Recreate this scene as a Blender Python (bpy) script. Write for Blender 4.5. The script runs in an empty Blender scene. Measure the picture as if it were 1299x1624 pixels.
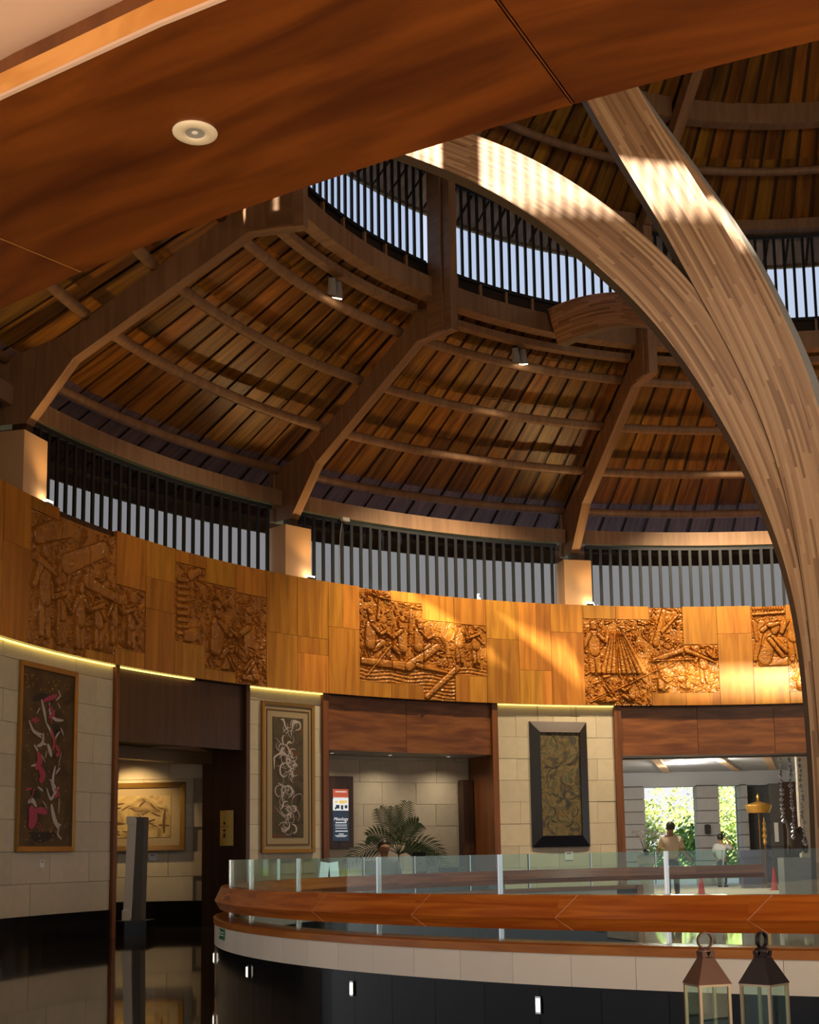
import bpy, math, random
import numpy as np
from mathutils import Vector, Matrix, noise as mnoise

# ------------------------------------------------------------------ camera, sky, sun, exposure
scene = bpy.context.scene
col = scene.collection
CX, CY = 5.8462, 15.1961           # axis of the rotunda (metres, camera stands at x=y=0)
EYE = 1.10
PITCH, ROLL, FPX = 0.1434, 0.0201, 2099.85
PPX, PPY = 730.164, 1053.155       # principal point of the 1299x1624 frame (shifted lens)

cam_d = bpy.data.cameras.new('camera')
cam = bpy.data.objects.new('camera', cam_d)
col.objects.link(cam)
cp, sp, cr, sr = math.cos(PITCH), math.sin(PITCH), math.cos(ROLL), math.sin(ROLL)
fwd = Vector((0, cp, sp)); U = Vector((0, -sp, cp)); X = Vector((1, 0, 0))
right = cr * X - sr * U
up = sr * X + cr * U
m = Matrix((right, up, -fwd)).transposed().to_4x4()
m.translation = (0, 0, EYE)
cam.matrix_world = m
cam_d.sensor_fit = 'AUTO'
cam_d.sensor_width = 36
cam_d.lens = FPX / 1624 * 36
cam_d.shift_x = -(PPX - 649.5) / 1624
cam_d.shift_y = (PPY - 812.0) / 1624
cam_d.clip_end = 400
scene.camera = cam

world = bpy.data.worlds.new('world')
scene.world = world
world.use_nodes = True
bgn = world.node_tree.nodes['Background']
bgn.inputs['Strength'].default_value = 0.95
_wn, _wl = world.node_tree.nodes, world.node_tree.links
_tc = _wn.new('ShaderNodeTexCoord'); _sx = _wn.new('ShaderNodeSeparateXYZ'); _rp = _wn.new('ShaderNodeValToRGB')
_wl.new(_tc.outputs['Generated'], _sx.inputs[0]); _wl.new(_sx.outputs['Z'], _rp.inputs['Fac'])
_e = _rp.color_ramp.elements                      # hazy sky: white at the horizon, pale blue above
_e[0].position, _e[0].color = 0.0, (1.0, 1.0, 1.0, 1)
_e[1].position, _e[1].color = 0.6, (0.58, 0.72, 0.98, 1)
_wl.new(_rp.outputs[0], bgn.inputs['Color'])

SUN_AZ, SUN_EL = 0.5, 19.4         # travel direction from +Y towards +X, and height, degrees
sd = bpy.data.lights.new('sun', 'SUN')
sd.energy = 22
sd.color = (1.0, 0.86, 0.66)
sd.angle = math.radians(1.0)
sun = bpy.data.objects.new('sun', sd)
col.objects.link(sun)
_t = Vector((math.sin(math.radians(SUN_AZ)) * math.cos(math.radians(SUN_EL)),
             math.cos(math.radians(SUN_AZ)) * math.cos(math.radians(SUN_EL)), -math.sin(math.radians(SUN_EL))))
sun.rotation_euler = _t.to_track_quat('-Z', 'Y').to_euler()
sun.location = (0, -30, 30)

scene.view_settings.view_transform = 'Standard'
scene.view_settings.look = 'None'
scene.view_settings.gamma = 1
scene.view_settings.use_curve_mapping = False
scene.view_settings.exposure = 0.0
scene.cycles.use_denoising = True
scene.cycles.max_bounces = 8
scene.cycles.diffuse_bounces = 4
scene.cycles.glossy_bounces = 4
scene.cycles.transparent_max_bounces = 16
scene.cycles.caustics_reflective = False
scene.cycles.caustics_refractive = False
scene.cycles.sample_clamp_indirect = 6

rnd = random.Random(11)
rad = math.radians

# ------------------------------------------------------------------ helpers
class MB:
    """collects polygons; build() links them as one mesh object"""
    def __init__(self):
        self.v, self.f, self.uv, self.mi = [], [], [], []
    def face(self, pts, uvs=None, m=0):
        i = len(self.v)
        self.v += [tuple(p) for p in pts]
        self.f.append(list(range(i, i + len(pts))))
        self.uv.append(uvs if uvs else [(0.0, 0.0)] * len(pts))
        self.mi.append(m)
    def box(self, c, s, rot=None, m=0):
        hx, hy, hz = s[0] / 2, s[1] / 2, s[2] / 2
        P = [Vector((x, y, z)) for z in (-hz, hz) for y in (-hy, hy) for x in (-hx, hx)]
        if rot is not None:
            P = [rot @ p for p in P]
        P = [p + Vector(c) for p in P]
        w = [(-1, 0)]
        for a, su, sv in (((0, 2, 3, 1), s[1], s[0]), ((4, 5, 7, 6), s[0], s[1]), ((0, 1, 5, 4), s[0], s[2]),
                          ((2, 6, 7, 3), s[2], s[0]), ((0, 4, 6, 2), s[2], s[1]), ((1, 3, 7, 5), s[1], s[2])):
            self.face([P[k] for k in a], [(0, 0), (su, 0), (su, sv), (0, sv)], m)
    def arc(self, prof, a0, a1, n, caps=True, m=0):
        """closed (r,z) profile swept about the local z axis from a0 to a1 degrees (0 = +Y, clockwise)"""
        A = [rad(a0 + (a1 - a0) * k / n) for k in range(n + 1)]
        np_ = len(prof)
        L = [0]
        for k in range(np_):
            p, q = prof[k], prof[(k + 1) % np_]
            L.append(L[-1] + math.hypot(p[0] - q[0], p[1] - q[1]))
        rm = sum(p[0] for p in prof) / np_
        P = lambda r, a, z: (r * math.sin(a), r * math.cos(a), z)
        for j in range(n):
            for k in range(np_):
                p, q = prof[k], prof[(k + 1) % np_]
                self.face([P(p[0], A[j], p[1]), P(q[0], A[j], q[1]), P(q[0], A[j + 1], q[1]), P(p[0], A[j + 1], p[1])],
                          [(A[j] * rm, L[k]), (A[j] * rm, L[k + 1]), (A[j + 1] * rm, L[k + 1]), (A[j + 1] * rm, L[k])], m)
        if caps:
            self.face([P(p[0], A[0], p[1]) for p in reversed(prof)], [(p[0], p[1]) for p in reversed(prof)], m)
            self.face([P(p[0], A[-1], p[1]) for p in prof], [(p[0], p[1]) for p in prof], m)
    def plate(self, poly, w, m=0):
        """(r,z) polygon in the local YZ plane, w thick along X"""
        h = w / 2
        a = [(-h, r, z) for r, z in poly]; b = [(h, r, z) for r, z in poly]
        uv = [(r, z) for r, z in poly]
        self.face(a, uv, m); self.face(b[::-1], uv[::-1], m)
        L = 0
        for k in range(len(poly)):
            j = (k + 1) % len(poly)
            d = math.hypot(poly[k][0] - poly[j][0], poly[k][1] - poly[j][1])
            self.face([a[k], b[k], b[j], a[j]], [(0, L), (w, L), (w, L + d), (0, L + d)], m)
            L += d
    def tube(self, pts, r, n=8, m=0, cap=True):
        pts = [Vector(p) for p in pts]
        rr = r if isinstance(r, (list, tuple)) else [r] * len(pts)
        rings = []
        ref = None
        for k, p in enumerate(pts):
            t = (pts[min(k + 1, len(pts) - 1)] - pts[max(k - 1, 0)]).normalized()
            if ref is None:
                ref = Vector((0, 0, 1)) if abs(t.z) < .9 else Vector((1, 0, 0))
            a = t.cross(ref).normalized(); b = a.cross(t).normalized(); ref = b
            rings.append([p + rr[k] * (math.cos(2 * math.pi * i / n) * a + math.sin(2 * math.pi * i / n) * b) for i in range(n)])
        L = 0
        for k in range(len(pts) - 1):
            d = (pts[k + 1] - pts[k]).length
            for i in range(n):
                j = (i + 1) % n
                self.face([rings[k][i], rings[k][j], rings[k + 1][j], rings[k + 1][i]],
                          [(i / n, L), ((i + 1) / n, L), ((i + 1) / n, L + d), (i / n, L + d)], m)
            L += d
        if cap:
            self.face(rings[0][::-1], None, m); self.face(rings[-1], None, m)
    def lathe(self, prof, n=16, c=(0, 0, 0), m=0):
        """open (r,z) profile turned about a vertical axis through c"""
        for k in range(len(prof) - 1):
            for i in range(n):
                a, b = 2 * math.pi * i / n, 2 * math.pi * (i + 1) / n
                P = lambda r, t, z: (c[0] + r * math.cos(t), c[1] + r * math.sin(t), c[2] + z)
                p, q = prof[k], prof[k + 1]
                pts = [P(p[0], a, p[1]), P(p[0], b, p[1]), P(q[0], b, q[1]), P(q[0], a, q[1])]
                if p[0] < 1e-6: pts = pts[1:]
                elif q[0] < 1e-6: pts = pts[:3]
                self.face(pts, None, m)
    def mesh(self, name, mats, smooth=False):
        me = bpy.data.meshes.new(name)
        me.from_pydata(self.v, [], self.f)
        if not isinstance(mats, (list, tuple)): mats = [mats]
        for q in mats: me.materials.append(MAT[q])
        ul = me.uv_layers.new(name='UVMap')
        flat = np.array([c for f in self.uv for uv in f for c in uv], dtype=np.float32)
        ul.data.foreach_set('uv', flat)
        if len(mats) > 1:
            me.polygons.foreach_set('material_index', np.array(self.mi, dtype=np.int32))
        if smooth:
            weld(me)
            me.polygons.foreach_set('use_smooth', np.ones(len(me.polygons), dtype=bool))
        me.update()
        return me
    def build(self, name, mats, parent=None, loc=(0, 0, 0), rz=0.0, smooth=False, **props):
        return link(name, self.mesh(name, mats, smooth), parent, loc, rz, **props)

def weld(me, d=1e-4):
    import bmesh
    bm = bmesh.new(); bm.from_mesh(me)
    bmesh.ops.remove_doubles(bm, verts=bm.verts, dist=d)
    bm.to_mesh(me); bm.free()

def link(name, data, parent=None, loc=(0, 0, 0), rz=0.0, **props):
    o = bpy.data.objects.new(name, data)
    col.objects.link(o)
    o.location = loc
    o.rotation_euler = (0, 0, rz)
    if parent: o.parent = parent
    for k, v in props.items(): o[k] = v
    return o

def thing(name, label, category, loc=(0, 0, 0), rz=0.0, group=None):
    o = link(name, None, None, loc, rz, label=label, category=category)
    o.empty_display_size = .1
    if group: o['group'] = group
    return o

def struct(name, label=None, loc=(0, 0, 0)):
    o = link(name, None, None, loc, kind='structure')
    if label: o['label'] = label
    return o

def tag(o, label, category, group=None):
    o['label'] = label; o['category'] = category
    if group: o['group'] = group
    return o

def pol(r, th, z):
    return Vector((CX + r * math.sin(rad(th)), CY + r * math.cos(rad(th)), z))

AXIS = (CX, CY, 0)

# ------------------------------------------------------------------ materials
MAT = {}
def nodes(name):
    mt = bpy.data.materials.new(name); mt.use_nodes = True
    MAT[name] = mt
    return mt, mt.node_tree.nodes, mt.node_tree.links, mt.node_tree.nodes['Principled BSDF']

def plain(name, c, rough=.5, metal=0, emit=None, es=0, spec=.5, var=0.0, nscale=0, namp=.0, coat=0):
    mt, N, L, b = nodes(name)
    b.inputs['Base Color'].default_value = (*c, 1)
    b.inputs['Roughness'].default_value = rough
    b.inputs['Metallic'].default_value = metal
    b.inputs['Specular IOR Level'].default_value = spec
    b.inputs['Coat Weight'].default_value = coat
    if emit:
        b.inputs['Emission Color'].default_value = (*emit, 1)
        b.inputs['Emission Strength'].default_value = es
    if var or nscale:
        last = None
        mx = N.new('ShaderNodeHueSaturation')
        mx.inputs['Color'].default_value = (*c, 1)
        mr = N.new('ShaderNodeMath'); mr.operation = 'MULTIPLY_ADD'
        oi = N.new('ShaderNodeObjectInfo')
        L.new(oi.outputs['Random'], mr.inputs[0]); mr.inputs[1].default_value = 2 * var; mr.inputs[2].default_value = 1 - var
        val = mr.outputs[0]
        if nscale:
            tc = N.new('ShaderNodeTexCoord'); nz = N.new('ShaderNodeTexNoise')
            nz.inputs['Scale'].default_value = nscale; nz.inputs['Detail'].default_value = 6
            L.new(tc.outputs['Object'], nz.inputs['Vector'])
            m2 = N.new('ShaderNodeMath'); m2.operation = 'MULTIPLY_ADD'
            L.new(nz.outputs['Fac'], m2.inputs[0]); m2.inputs[1].default_value = 2 * namp; m2.inputs[2].default_value = 1 - namp
            m3 = N.new('ShaderNodeMath'); m3.operation = 'MULTIPLY'
            L.new(val, m3.inputs[0]); L.new(m2.outputs[0], m3.inputs[1]); val = m3.outputs[0]
        L.new(val, mx.inputs['Value'])
        L.new(mx.outputs[0], b.inputs['Base Color'])
    return mt

def wood(name, ca, cb, rough=.4, scale=(6, 6, .5), coord='Object', var=.2, hue=.0, spec=.5, bump=.0, detail=5, contrast=(.35, .65)):
    """stretched-noise grain between two colours, with a per-object shift in tone"""
    mt, N, L, b = nodes(name)
    tc = N.new('ShaderNodeTexCoord'); mp = N.new('ShaderNodeMapping')
    L.new(tc.outputs[coord], mp.inputs['Vector'])
    mp.inputs['Scale'].default_value = scale
    oi = N.new('ShaderNodeObjectInfo')
    cmb = N.new('ShaderNodeMath'); cmb.operation = 'MULTIPLY'; cmb.inputs[1].default_value = 37.0
    L.new(oi.outputs['Random'], cmb.inputs[0])
    L.new(cmb.outputs[0], mp.inputs['Location'])
    nz = N.new('ShaderNodeTexNoise'); nz.inputs['Scale'].default_value = 1; nz.inputs['Detail'].default_value = detail
    nz.inputs['Distortion'].default_value = .6
    L.new(mp.outputs[0], nz.inputs['Vector'])
    rp = N.new('ShaderNodeValToRGB')
    rp.color_ramp.elements[0].position = contrast[0]; rp.color_ramp.elements[0].color = (*ca, 1)
    rp.color_ramp.elements[1].position = contrast[1]; rp.color_ramp.elements[1].color = (*cb, 1)
    L.new(nz.outputs['Fac'], rp.inputs['Fac'])
    hs = N.new('ShaderNodeHueSaturation')
    mr = N.new('ShaderNodeMath'); mr.operation = 'MULTIPLY_ADD'; mr.inputs[1].default_value = 2 * var; mr.inputs[2].default_value = 1 - var
    L.new(oi.outputs['Random'], mr.inputs[0]); L.new(mr.outputs[0], hs.inputs['Value'])
    if hue:
        m2 = N.new('ShaderNodeMath'); m2.operation = 'FRACT'
        m1 = N.new('ShaderNodeMath'); m1.operation = 'MULTIPLY'; m1.inputs[1].default_value = 7.31
        L.new(oi.outputs['Random'], m1.inputs[0]); L.new(m1.outputs[0], m2.inputs[0])
        m3 = N.new('ShaderNodeMath'); m3.operation = 'MULTIPLY_ADD'; m3.inputs[1].default_value = 2 * hue; m3.inputs[2].default_value = .5 - hue
        L.new(m2.outputs[0], m3.inputs[0]); L.new(m3.outputs[0], hs.inputs['Hue'])
    L.new(rp.outputs[0], hs.inputs['Color'])
    L.new(hs.outputs[0], b.inputs['Base Color'])
    b.inputs['Roughness'].default_value = rough
    b.inputs['Specular IOR Level'].default_value = spec
    if bump:
        bp = N.new('ShaderNodeBump'); bp.inputs['Strength'].default_value = bump; bp.inputs['Distance'].default_value = .01
        L.new(nz.outputs['Fac'], bp.inputs['Height']); L.new(bp.outputs[0], b.inputs['Normal'])
    return mt

def glass(name, tint=(.9, .97, .95), rough=.0, ior=1.38):
    mt, N, L, b = nodes(name)
    N.remove(b)
    out = N['Material Output']
    tr = N.new('ShaderNodeBsdfTransparent'); tr.inputs[0].default_value = (*tint, 1)
    gl = N.new('ShaderNodeBsdfGlossy'); gl.inputs['Roughness'].default_value = rough
    fr = N.new('ShaderNodeFresnel')
    ge = N.new('ShaderNodeNewGeometry'); mi = N.new('ShaderNodeMath'); mi.operation = 'MULTIPLY_ADD'
    mi.inputs[1].default_value = 1 / ior - ior; mi.inputs[2].default_value = ior      # same reflectance from both sides of the sheet
    L.new(ge.outputs['Backfacing'], mi.inputs[0]); L.new(mi.outputs[0], fr.inputs[0])
    mx = N.new('ShaderNodeMixShader')
    L.new(fr.outputs[0], mx.inputs[0]); L.new(tr.outputs[0], mx.inputs[1]); L.new(gl.outputs[0], mx.inputs[2])
    L.new(mx.outputs[0], out.inputs[0])
    return mt

def laminate(name, tones, rough=.45, strip=.034, length=1.1):
    """glued strips running along the UV v axis, each strip cut into staggered lengths of its own tone"""
    mt, N, L, b = nodes(name)
    def mth(op, a, b_=None, c=None):
        n = N.new('ShaderNodeMath'); n.operation = op
        for k, q in enumerate((a, b_, c)):
            if q is None: continue
            if isinstance(q, (int, float)): n.inputs[k].default_value = q
            else: L.new(q, n.inputs[k])
        return n.outputs[0]
    tc = N.new('ShaderNodeTexCoord'); sx = N.new('ShaderNodeSeparateXYZ'); L.new(tc.outputs['UV'], sx.inputs[0])
    row = mth('FLOOR', mth('DIVIDE', sx.outputs[0], strip))
    w1 = N.new('ShaderNodeTexWhiteNoise'); w1.noise_dimensions = '1D'; L.new(row, w1.inputs['W'])
    seg = mth('FLOOR', mth('DIVIDE', mth('MULTIPLY_ADD', w1.outputs['Value'], 9.0, sx.outputs[1]), length))
    w2 = N.new('ShaderNodeTexWhiteNoise'); w2.noise_dimensions = '2D'
    cb = N.new('ShaderNodeCombineXYZ'); L.new(row, cb.inputs[0]); L.new(seg, cb.inputs[1]); L.new(cb.outputs[0], w2.inputs['Vector'])
    nz = N.new('ShaderNodeTexNoise'); nz.inputs['Scale'].default_value = 1; nz.inputs['Detail'].default_value = 4
    mp2 = N.new('ShaderNodeMapping'); mp2.inputs['Scale'].default_value = (90, 1.6, 1)
    L.new(tc.outputs['UV'], mp2.inputs['Vector']); L.new(mp2.outputs[0], nz.inputs['Vector'])
    f = mth('ADD', mth('MULTIPLY', w2.outputs['Value'], .75), mth('MULTIPLY', nz.outputs['Fac'], .32))
    rp = N.new('ShaderNodeValToRGB'); el = rp.color_ramp.elements
    el[0].position, el[0].color = .05, (*tones[0], 1); el[1].position, el[1].color = .95, (*tones[2], 1)
    e = el.new(.45); e.color = (*tones[1], 1)
    L.new(f, rp.inputs['Fac']); L.new(rp.outputs[0], b.inputs['Base Color'])
    b.inputs['Roughness'].default_value = rough
    return mt

wood('frieze', (.40, .155, .018), (.62, .27, .035), rough=.33, scale=(9, 9, .7), var=.16, hue=.008)
wood('relief', (.34, .125, .016), (.50, .20, .028), rough=.30, scale=(7, 7, 3), var=.05)
wood('lintel', (.13, .040, .012), (.26, .095, .028), rough=.35, scale=(1.2, 1.2, 9), var=.15)
wood('trim', (.13, .042, .012), (.22, .075, .02), rough=.4, scale=(8, 8, .6), var=.1)
wood('darkwood', (.035, .014, .006), (.07, .028, .012), rough=.4, scale=(8, 8, .6), var=.1)
wood('soffit', (.072, .017, .003), (.215, .060, .008), rough=.38, scale=(1.1, 7, 1), var=.06, detail=7, contrast=(.3, .7))
wood('plank', (.13, .045, .006), (.46, .205, .024), rough=.42, scale=(9, .7, 1), coord='UV', var=.42, hue=.012, contrast=(.3, .75))
wood('eaveplank', (.20, .115, .10), (.32, .20, .19), rough=.5, scale=(9, .7, 1), coord='UV', var=.2)
wood('eavepale', (.42, .31, .25), (.60, .46, .38), rough=.6, scale=(9, .7, 1), coord='UV', var=.15)
wood('batten', (.05, .022, .008), (.085, .036, .014), rough=.5, scale=(8, .5, 1), coord='UV', var=.1)
wood('beam', (.27, .148, .080), (.37, .215, .122), rough=.5, scale=(9, .8, 1), coord='UV', var=.1)
wood('rail', (.34, .075, .010), (.56, .16, .020), rough=.22, scale=(1.2, 22, 1), coord='UV', var=.06)
wood('ledgewood', (.36, .12, .018), (.50, .19, .034), rough=.3, scale=(2, 14, 1), coord='UV', var=.05)
wood('litwood', (.62, .27, .06), (.80, .40, .12), rough=.4, scale=(3, 9, 1), coord='UV', var=.05)  # orange tone painted in for the warm light on the ceiling edge
wood('railjoint', (.50, .20, .06), (.60, .26, .09), rough=.3, scale=(4, 9, 1), coord='UV', var=.05)
laminate('laminated', ((.22, .095, .036), (.47, .245, .112), (.72, .44, .235)))
plain('laminateside', (.20, .16, .135), .55, nscale=3, namp=.15)
plain('laminategrey', (.36, .33, .29), .5, nscale=2, namp=.15)
plain('roofback', (.02, .010, .005), .8)
plain('shingle', (.34, .26, .20), .8, nscale=3, namp=.3)
plain('stone', (.60, .525, .395), .62, var=.08, nscale=7, namp=.12)
plain('stonegrey', (.34, .34, .34), .7, var=.08, nscale=4, namp=.15)
plain('stonedark', (.10, .095, .09), .7, var=.08, nscale=4, namp=.15)
plain('mortar', (.42, .36, .27), .8)
plain('blackgranite', (.008, .008, .010), .12, var=.2, spec=.22)
plain('dado', (.006, .0055, .006), .12)
plain('whitetile', (.78, .75, .66), .35, var=.06, nscale=3, namp=.04)
plain('block', (.80, .50, .28), .6, nscale=2, namp=.03)
plain('bar', (.040, .045, .052), .32, metal=.6)
plain('barframe', (.03, .033, .04), .4, metal=.4)
plain('plaster', (.72, .52, .42), .7)
plain('white', (.8, .8, .78), .4)
plain('cream', (.82, .74, .58), .4)
plain('whitegloss', (.72, .71, .66), .25)
plain('steel', (.62, .64, .66), .22, metal=1)
plain('chrome', (.8, .82, .86), .08, metal=1)
plain('black', (.012, .012, .013), .3)
plain('lampglow', (1, .85, .6), .5, emit=(1, .80, .50), es=24)
plain('dimlens', (.9, .8, .6), .5, emit=(1, .85, .6), es=.5)
plain('ledyellow', (1, .85, .4), .5, emit=(1, .74, .16), es=3.2)
plain('steplamp', (1, .9, .7), .5, emit=(1, .86, .66), es=5)
plain('pane', (.5, .56, .5), .2, emit=(.5, .6, .55), es=.0)
plain('goldframe', (.36, .20, .05), .35, metal=.55, nscale=6, namp=.15)
plain('golddark', (.16, .085, .025), .4, metal=.3)
plain('gold', (.62, .34, .07), .3, metal=.75)
plain('goldsign', (.75, .55, .16), .35, metal=.35)
plain('inkbrown', (.10, .05, .015), .7)
plain('mat', (.36, .28, .17), .8)
plain('blueblack', (.012, .016, .035), .28)
plain('frameblack', (.012, .011, .012), .35)
plain('frametop', (.075, .055, .055), .3)
plain('pinkpaint', (.42, .05, .11), .6)
plain('palepaint', (.50, .44, .43), .6)
plain('whitepaint', (.62, .60, .56), .6)
plain('darkpaint', (.03, .022, .015), .7)
plain('screenblack', (.004, .006, .012), .15)
plain('screennavy', (.01, .016, .03), .3, emit=(.010, .02, .035), es=1)
plain('screenred', (.2, .04, .02), .3, emit=(.45, .075, .03), es=.9)
plain('screenyellow', (.3, .2, .05), .3, emit=(.75, .52, .12), es=.9)
plain('screenwhite', (.4, .4, .4), .3, emit=(.7, .72, .72), es=.9)
plain('green', (.02, .20, .11), .35)
plain('leafdark', (.05, .085, .022), .45, var=.25)
plain('leaf', (.16, .30, .05), .5, var=.25)
plain('leafpale', (.38, .50, .14), .55, var=.25)
plain('bark', (.16, .12, .08), .8)
plain('skin', (.36, .19, .11), .5)
plain('hair', (.012, .010, .009), .4)
plain('tanshirt', (.62, .50, .34), .8)
plain('greyshirt', (.10, .11, .10), .8)
plain('paleshirt', (.50, .52, .50), .8)
plain('trousers', (.018, .020, .028), .8)
plain('chairwood', (.16, .055, .02), .4)
plain('copper', (.17, .095, .07), .38, metal=.7)
plain('irondark', (.022, .016, .018), .4, metal=.5)
plain('brassedge', (.42, .33, .22), .3, metal=.8)
plain('driftwood', (.085, .06, .045), .7, nscale=8, namp=.5)
plain('crystal', (.55, .56, .62), .1, metal=.8)
plain('ceilgrey', (.42, .44, .47), .6)
plain('ceiltan', (.62, .42, .25), .5)
plain('pavement', (.60, .52, .42), .8)
plain('lawn', (.25, .40, .08), .9, nscale=1.5, namp=.3)
plain('purple', (.11, .10, .16), .5)
plain('redplastic', (.55, .03, .03), .5)
glass('glass', (.86, .94, .91))
glass('glassgrey', (.56, .54, .52))  # grey tinted sheet for the lower windows
glass('glassclear', (.90, .92, .95))

def abstract(name, cols, scale, coord='Object', rough=.6):
    mt, N, L, b = nodes(name)
    tc = N.new('ShaderNodeTexCoord'); nz = N.new('ShaderNodeTexNoise')
    nz.inputs['Scale'].default_value = scale; nz.inputs['Detail'].default_value = 5; nz.inputs['Distortion'].default_value = 1.4
    L.new(tc.outputs[coord], nz.inputs['Vector'])
    rp = N.new('ShaderNodeValToRGB')
    el = rp.color_ramp.elements
    el[0].position, el[0].color = cols[0][0], (*cols[0][1], 1)
    el[1].position, el[1].color = cols[-1][0], (*cols[-1][1], 1)
    for p, c in cols[1:-1]:
        e = el.new(p); e.color = (*c, 1)
    L.new(nz.outputs['Fac'], rp.inputs['Fac']); L.new(rp.outputs[0], b.inputs['Base Color'])
    b.inputs['Roughness'].default_value = rough
abstract('canvasbrown', [(.3, (.035, .020, .008)), (.5, (.085, .048, .015)), (.7, (.12, .07, .02))], 2.2)
abstract('canvasolive', [(.3, (.03, .022, .012)), (.48, (.08, .055, .03)), (.55, (.05, .06, .03)), (.63, (.16, .045, .02)), (.75, (.05, .03, .02))], 3.0)
abstract('canvasmurk', [(.28, (.01, .022, .05)), (.42, (.07, .055, .022)), (.52, (.17, .12, .05)), (.58, (.05, .065, .03)), (.66, (.20, .10, .03)), (.75, (.03, .02, .012))], 3.2)
abstract('parchment', [(.3, (.10, .065, .03)), (.45, (.34, .24, .10)), (.6, (.48, .36, .17)), (.75, (.30, .15, .06))], 2.6)

# floor: dark polished stone with thin joints
mt, N, L, b = nodes('floorstone')
tc = N.new('ShaderNodeTexCoord'); br = N.new('ShaderNodeTexBrick')
br.inputs['Color1'].default_value = (.030, .022, .014, 1); br.inputs['Color2'].default_value = (.022, .016, .011, 1)
br.inputs['Mortar'].default_value = (.012, .009, .006, 1)
br.inputs['Scale'].default_value = 1; br.inputs['Brick Width'].default_value = .8; br.inputs['Row Height'].default_value = .8
br.inputs['Mortar Size'].default_value = .004; br.offset = 0
L.new(tc.outputs['Object'], br.inputs['Vector']); L.new(br.outputs[0], b.inputs['Base Color'])
b.inputs['Roughness'].default_value = .045
b.inputs['IOR'].default_value = 1.6

# ------------------------------------------------------------------ dimensions (all about the rotunda axis)
RW = 11.97                      # face of the carved frieze
Z_F0, Z_F1 = 4.06, 6.13         # frieze bottom / top
R_PIER = 12.10
T0 = -76.13                     # first rafter, twelve of them every 30 degrees
RAFT = [T0 + 30 * k for k in range(12)]
SEEN = (0, 1, 2)                # bays k..k+1 that the photograph shows; -1 and 3 only at the margin
R_RING, Z_RB, Z_RT = 8.48, 10.34, 10.68

# ------------------------------------------------------------------ structure: floor, walls
fl = MB()
fl.face([(-60, -30, 0), (60, -30, 0), (60, 62, 0), (-60, 62, 0)])
fl.build('floor', 'floorstone', kind='structure', label='dark polished stone floor of the lobby mirroring the walls')

def stone_wall(name, label, a0, a1, z0, z1, rf, depth, ncol, core=True, row=.43, dado=.40):
    """curved stone wall: each block its own object, joints open by a few millimetres"""
    w = struct(name, label, AXIS)
    c = MB(); c.arc([(rf + .03, 0), (rf + .03, z1), (rf + depth, z1), (rf + depth, 0)], a0, a1, max(3, int((a1 - a0) / 2)))
    c.build('wall_core', 'mortar', w)
    if dado:
        d = MB(); d.arc([(rf - .015, 0), (rf - .015, dado), (rf + .029, dado), (rf + .029, 0)], a0, a1, max(3, int((a1 - a0) / 1.5)))
        d.build('dado', 'dado', w)
    zz = z0; i = 0
    g = .003
    ga = math.degrees(g / rf)
    while zz < z1 - .02:
        h = min(row, z1 - zz)
        cw = (a1 - a0) / ncol
        ed = [a0] + [a0 + cw * (k + (.5 if i % 2 else 0) + rnd.uniform(-.08, .08)) for k in range(0 if i % 2 else 1, ncol)] + [a1]
        for p, q in zip(ed, ed[1:]):
            dr = rnd.uniform(-.004, .004)
            half = (q - p) / 2 - ga
            mb = MB(); mb.arc([(rf + dr, zz + g), (rf + dr, zz + h - g), (rf + .029, zz + h - g), (rf + .029, zz + g)], -half, half, 2)
            mb.build('stone_block', 'stone', w, (0, 0, 0), -rad((p + q) / 2))
        zz += h; i += 1
    return w

stone_wall('wall_left', 'pale stone wall carrying the pink and white painting', -106, -66.9, .40, Z_F0, R_PIER, 1.05, 9)
stone_wall('wall_center', 'narrow pale stone wall carrying the white swirl painting', -51.9, -43.9, .40, Z_F0, R_PIER, 1.05, 2)
stone_wall('wall_right', 'pale stone wall carrying the black framed painting', -25.2, -13.1, .40, Z_F0, R_PIER, 1.05, 3)
stone_wall('wall_niche', 'pale stone back wall of the niche behind the palm', -45.5, -23.5, .40, 3.05, 13.16, .2, 6)
# corridor wall behind the left doorway (flat)
wc = struct('wall_corridor', 'lamp-lit stone wall at the back of the corridor doorway')
mbx = MB(); mbx.box((-6.35, 23.80, 1.5), (4.1, .12, 3.0)); mbx.build('wall_core', 'mortar', wc)
mbx = MB(); mbx.box((-6.35, 23.72, .2), (4.1, .04, .4)); mbx.build('dado', 'dado', wc)
zz = .40; i = 0
while zz < 2.98:
    x = -8.4 + (.45 if i % 2 else 0)
    while x < -4.9:
        wd_ = min(.90, -4.3 - x)
        mbx = MB(); mbx.box((0, 0, 0), (wd_ - .008, .04, .43 - .008))
        mbx.build('stone_block', 'stone', wc, (x + wd_ / 2, 23.72 + rnd.uniform(-.003, .003), zz + .215)); x += .90
    zz += .43; i += 1

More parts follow.
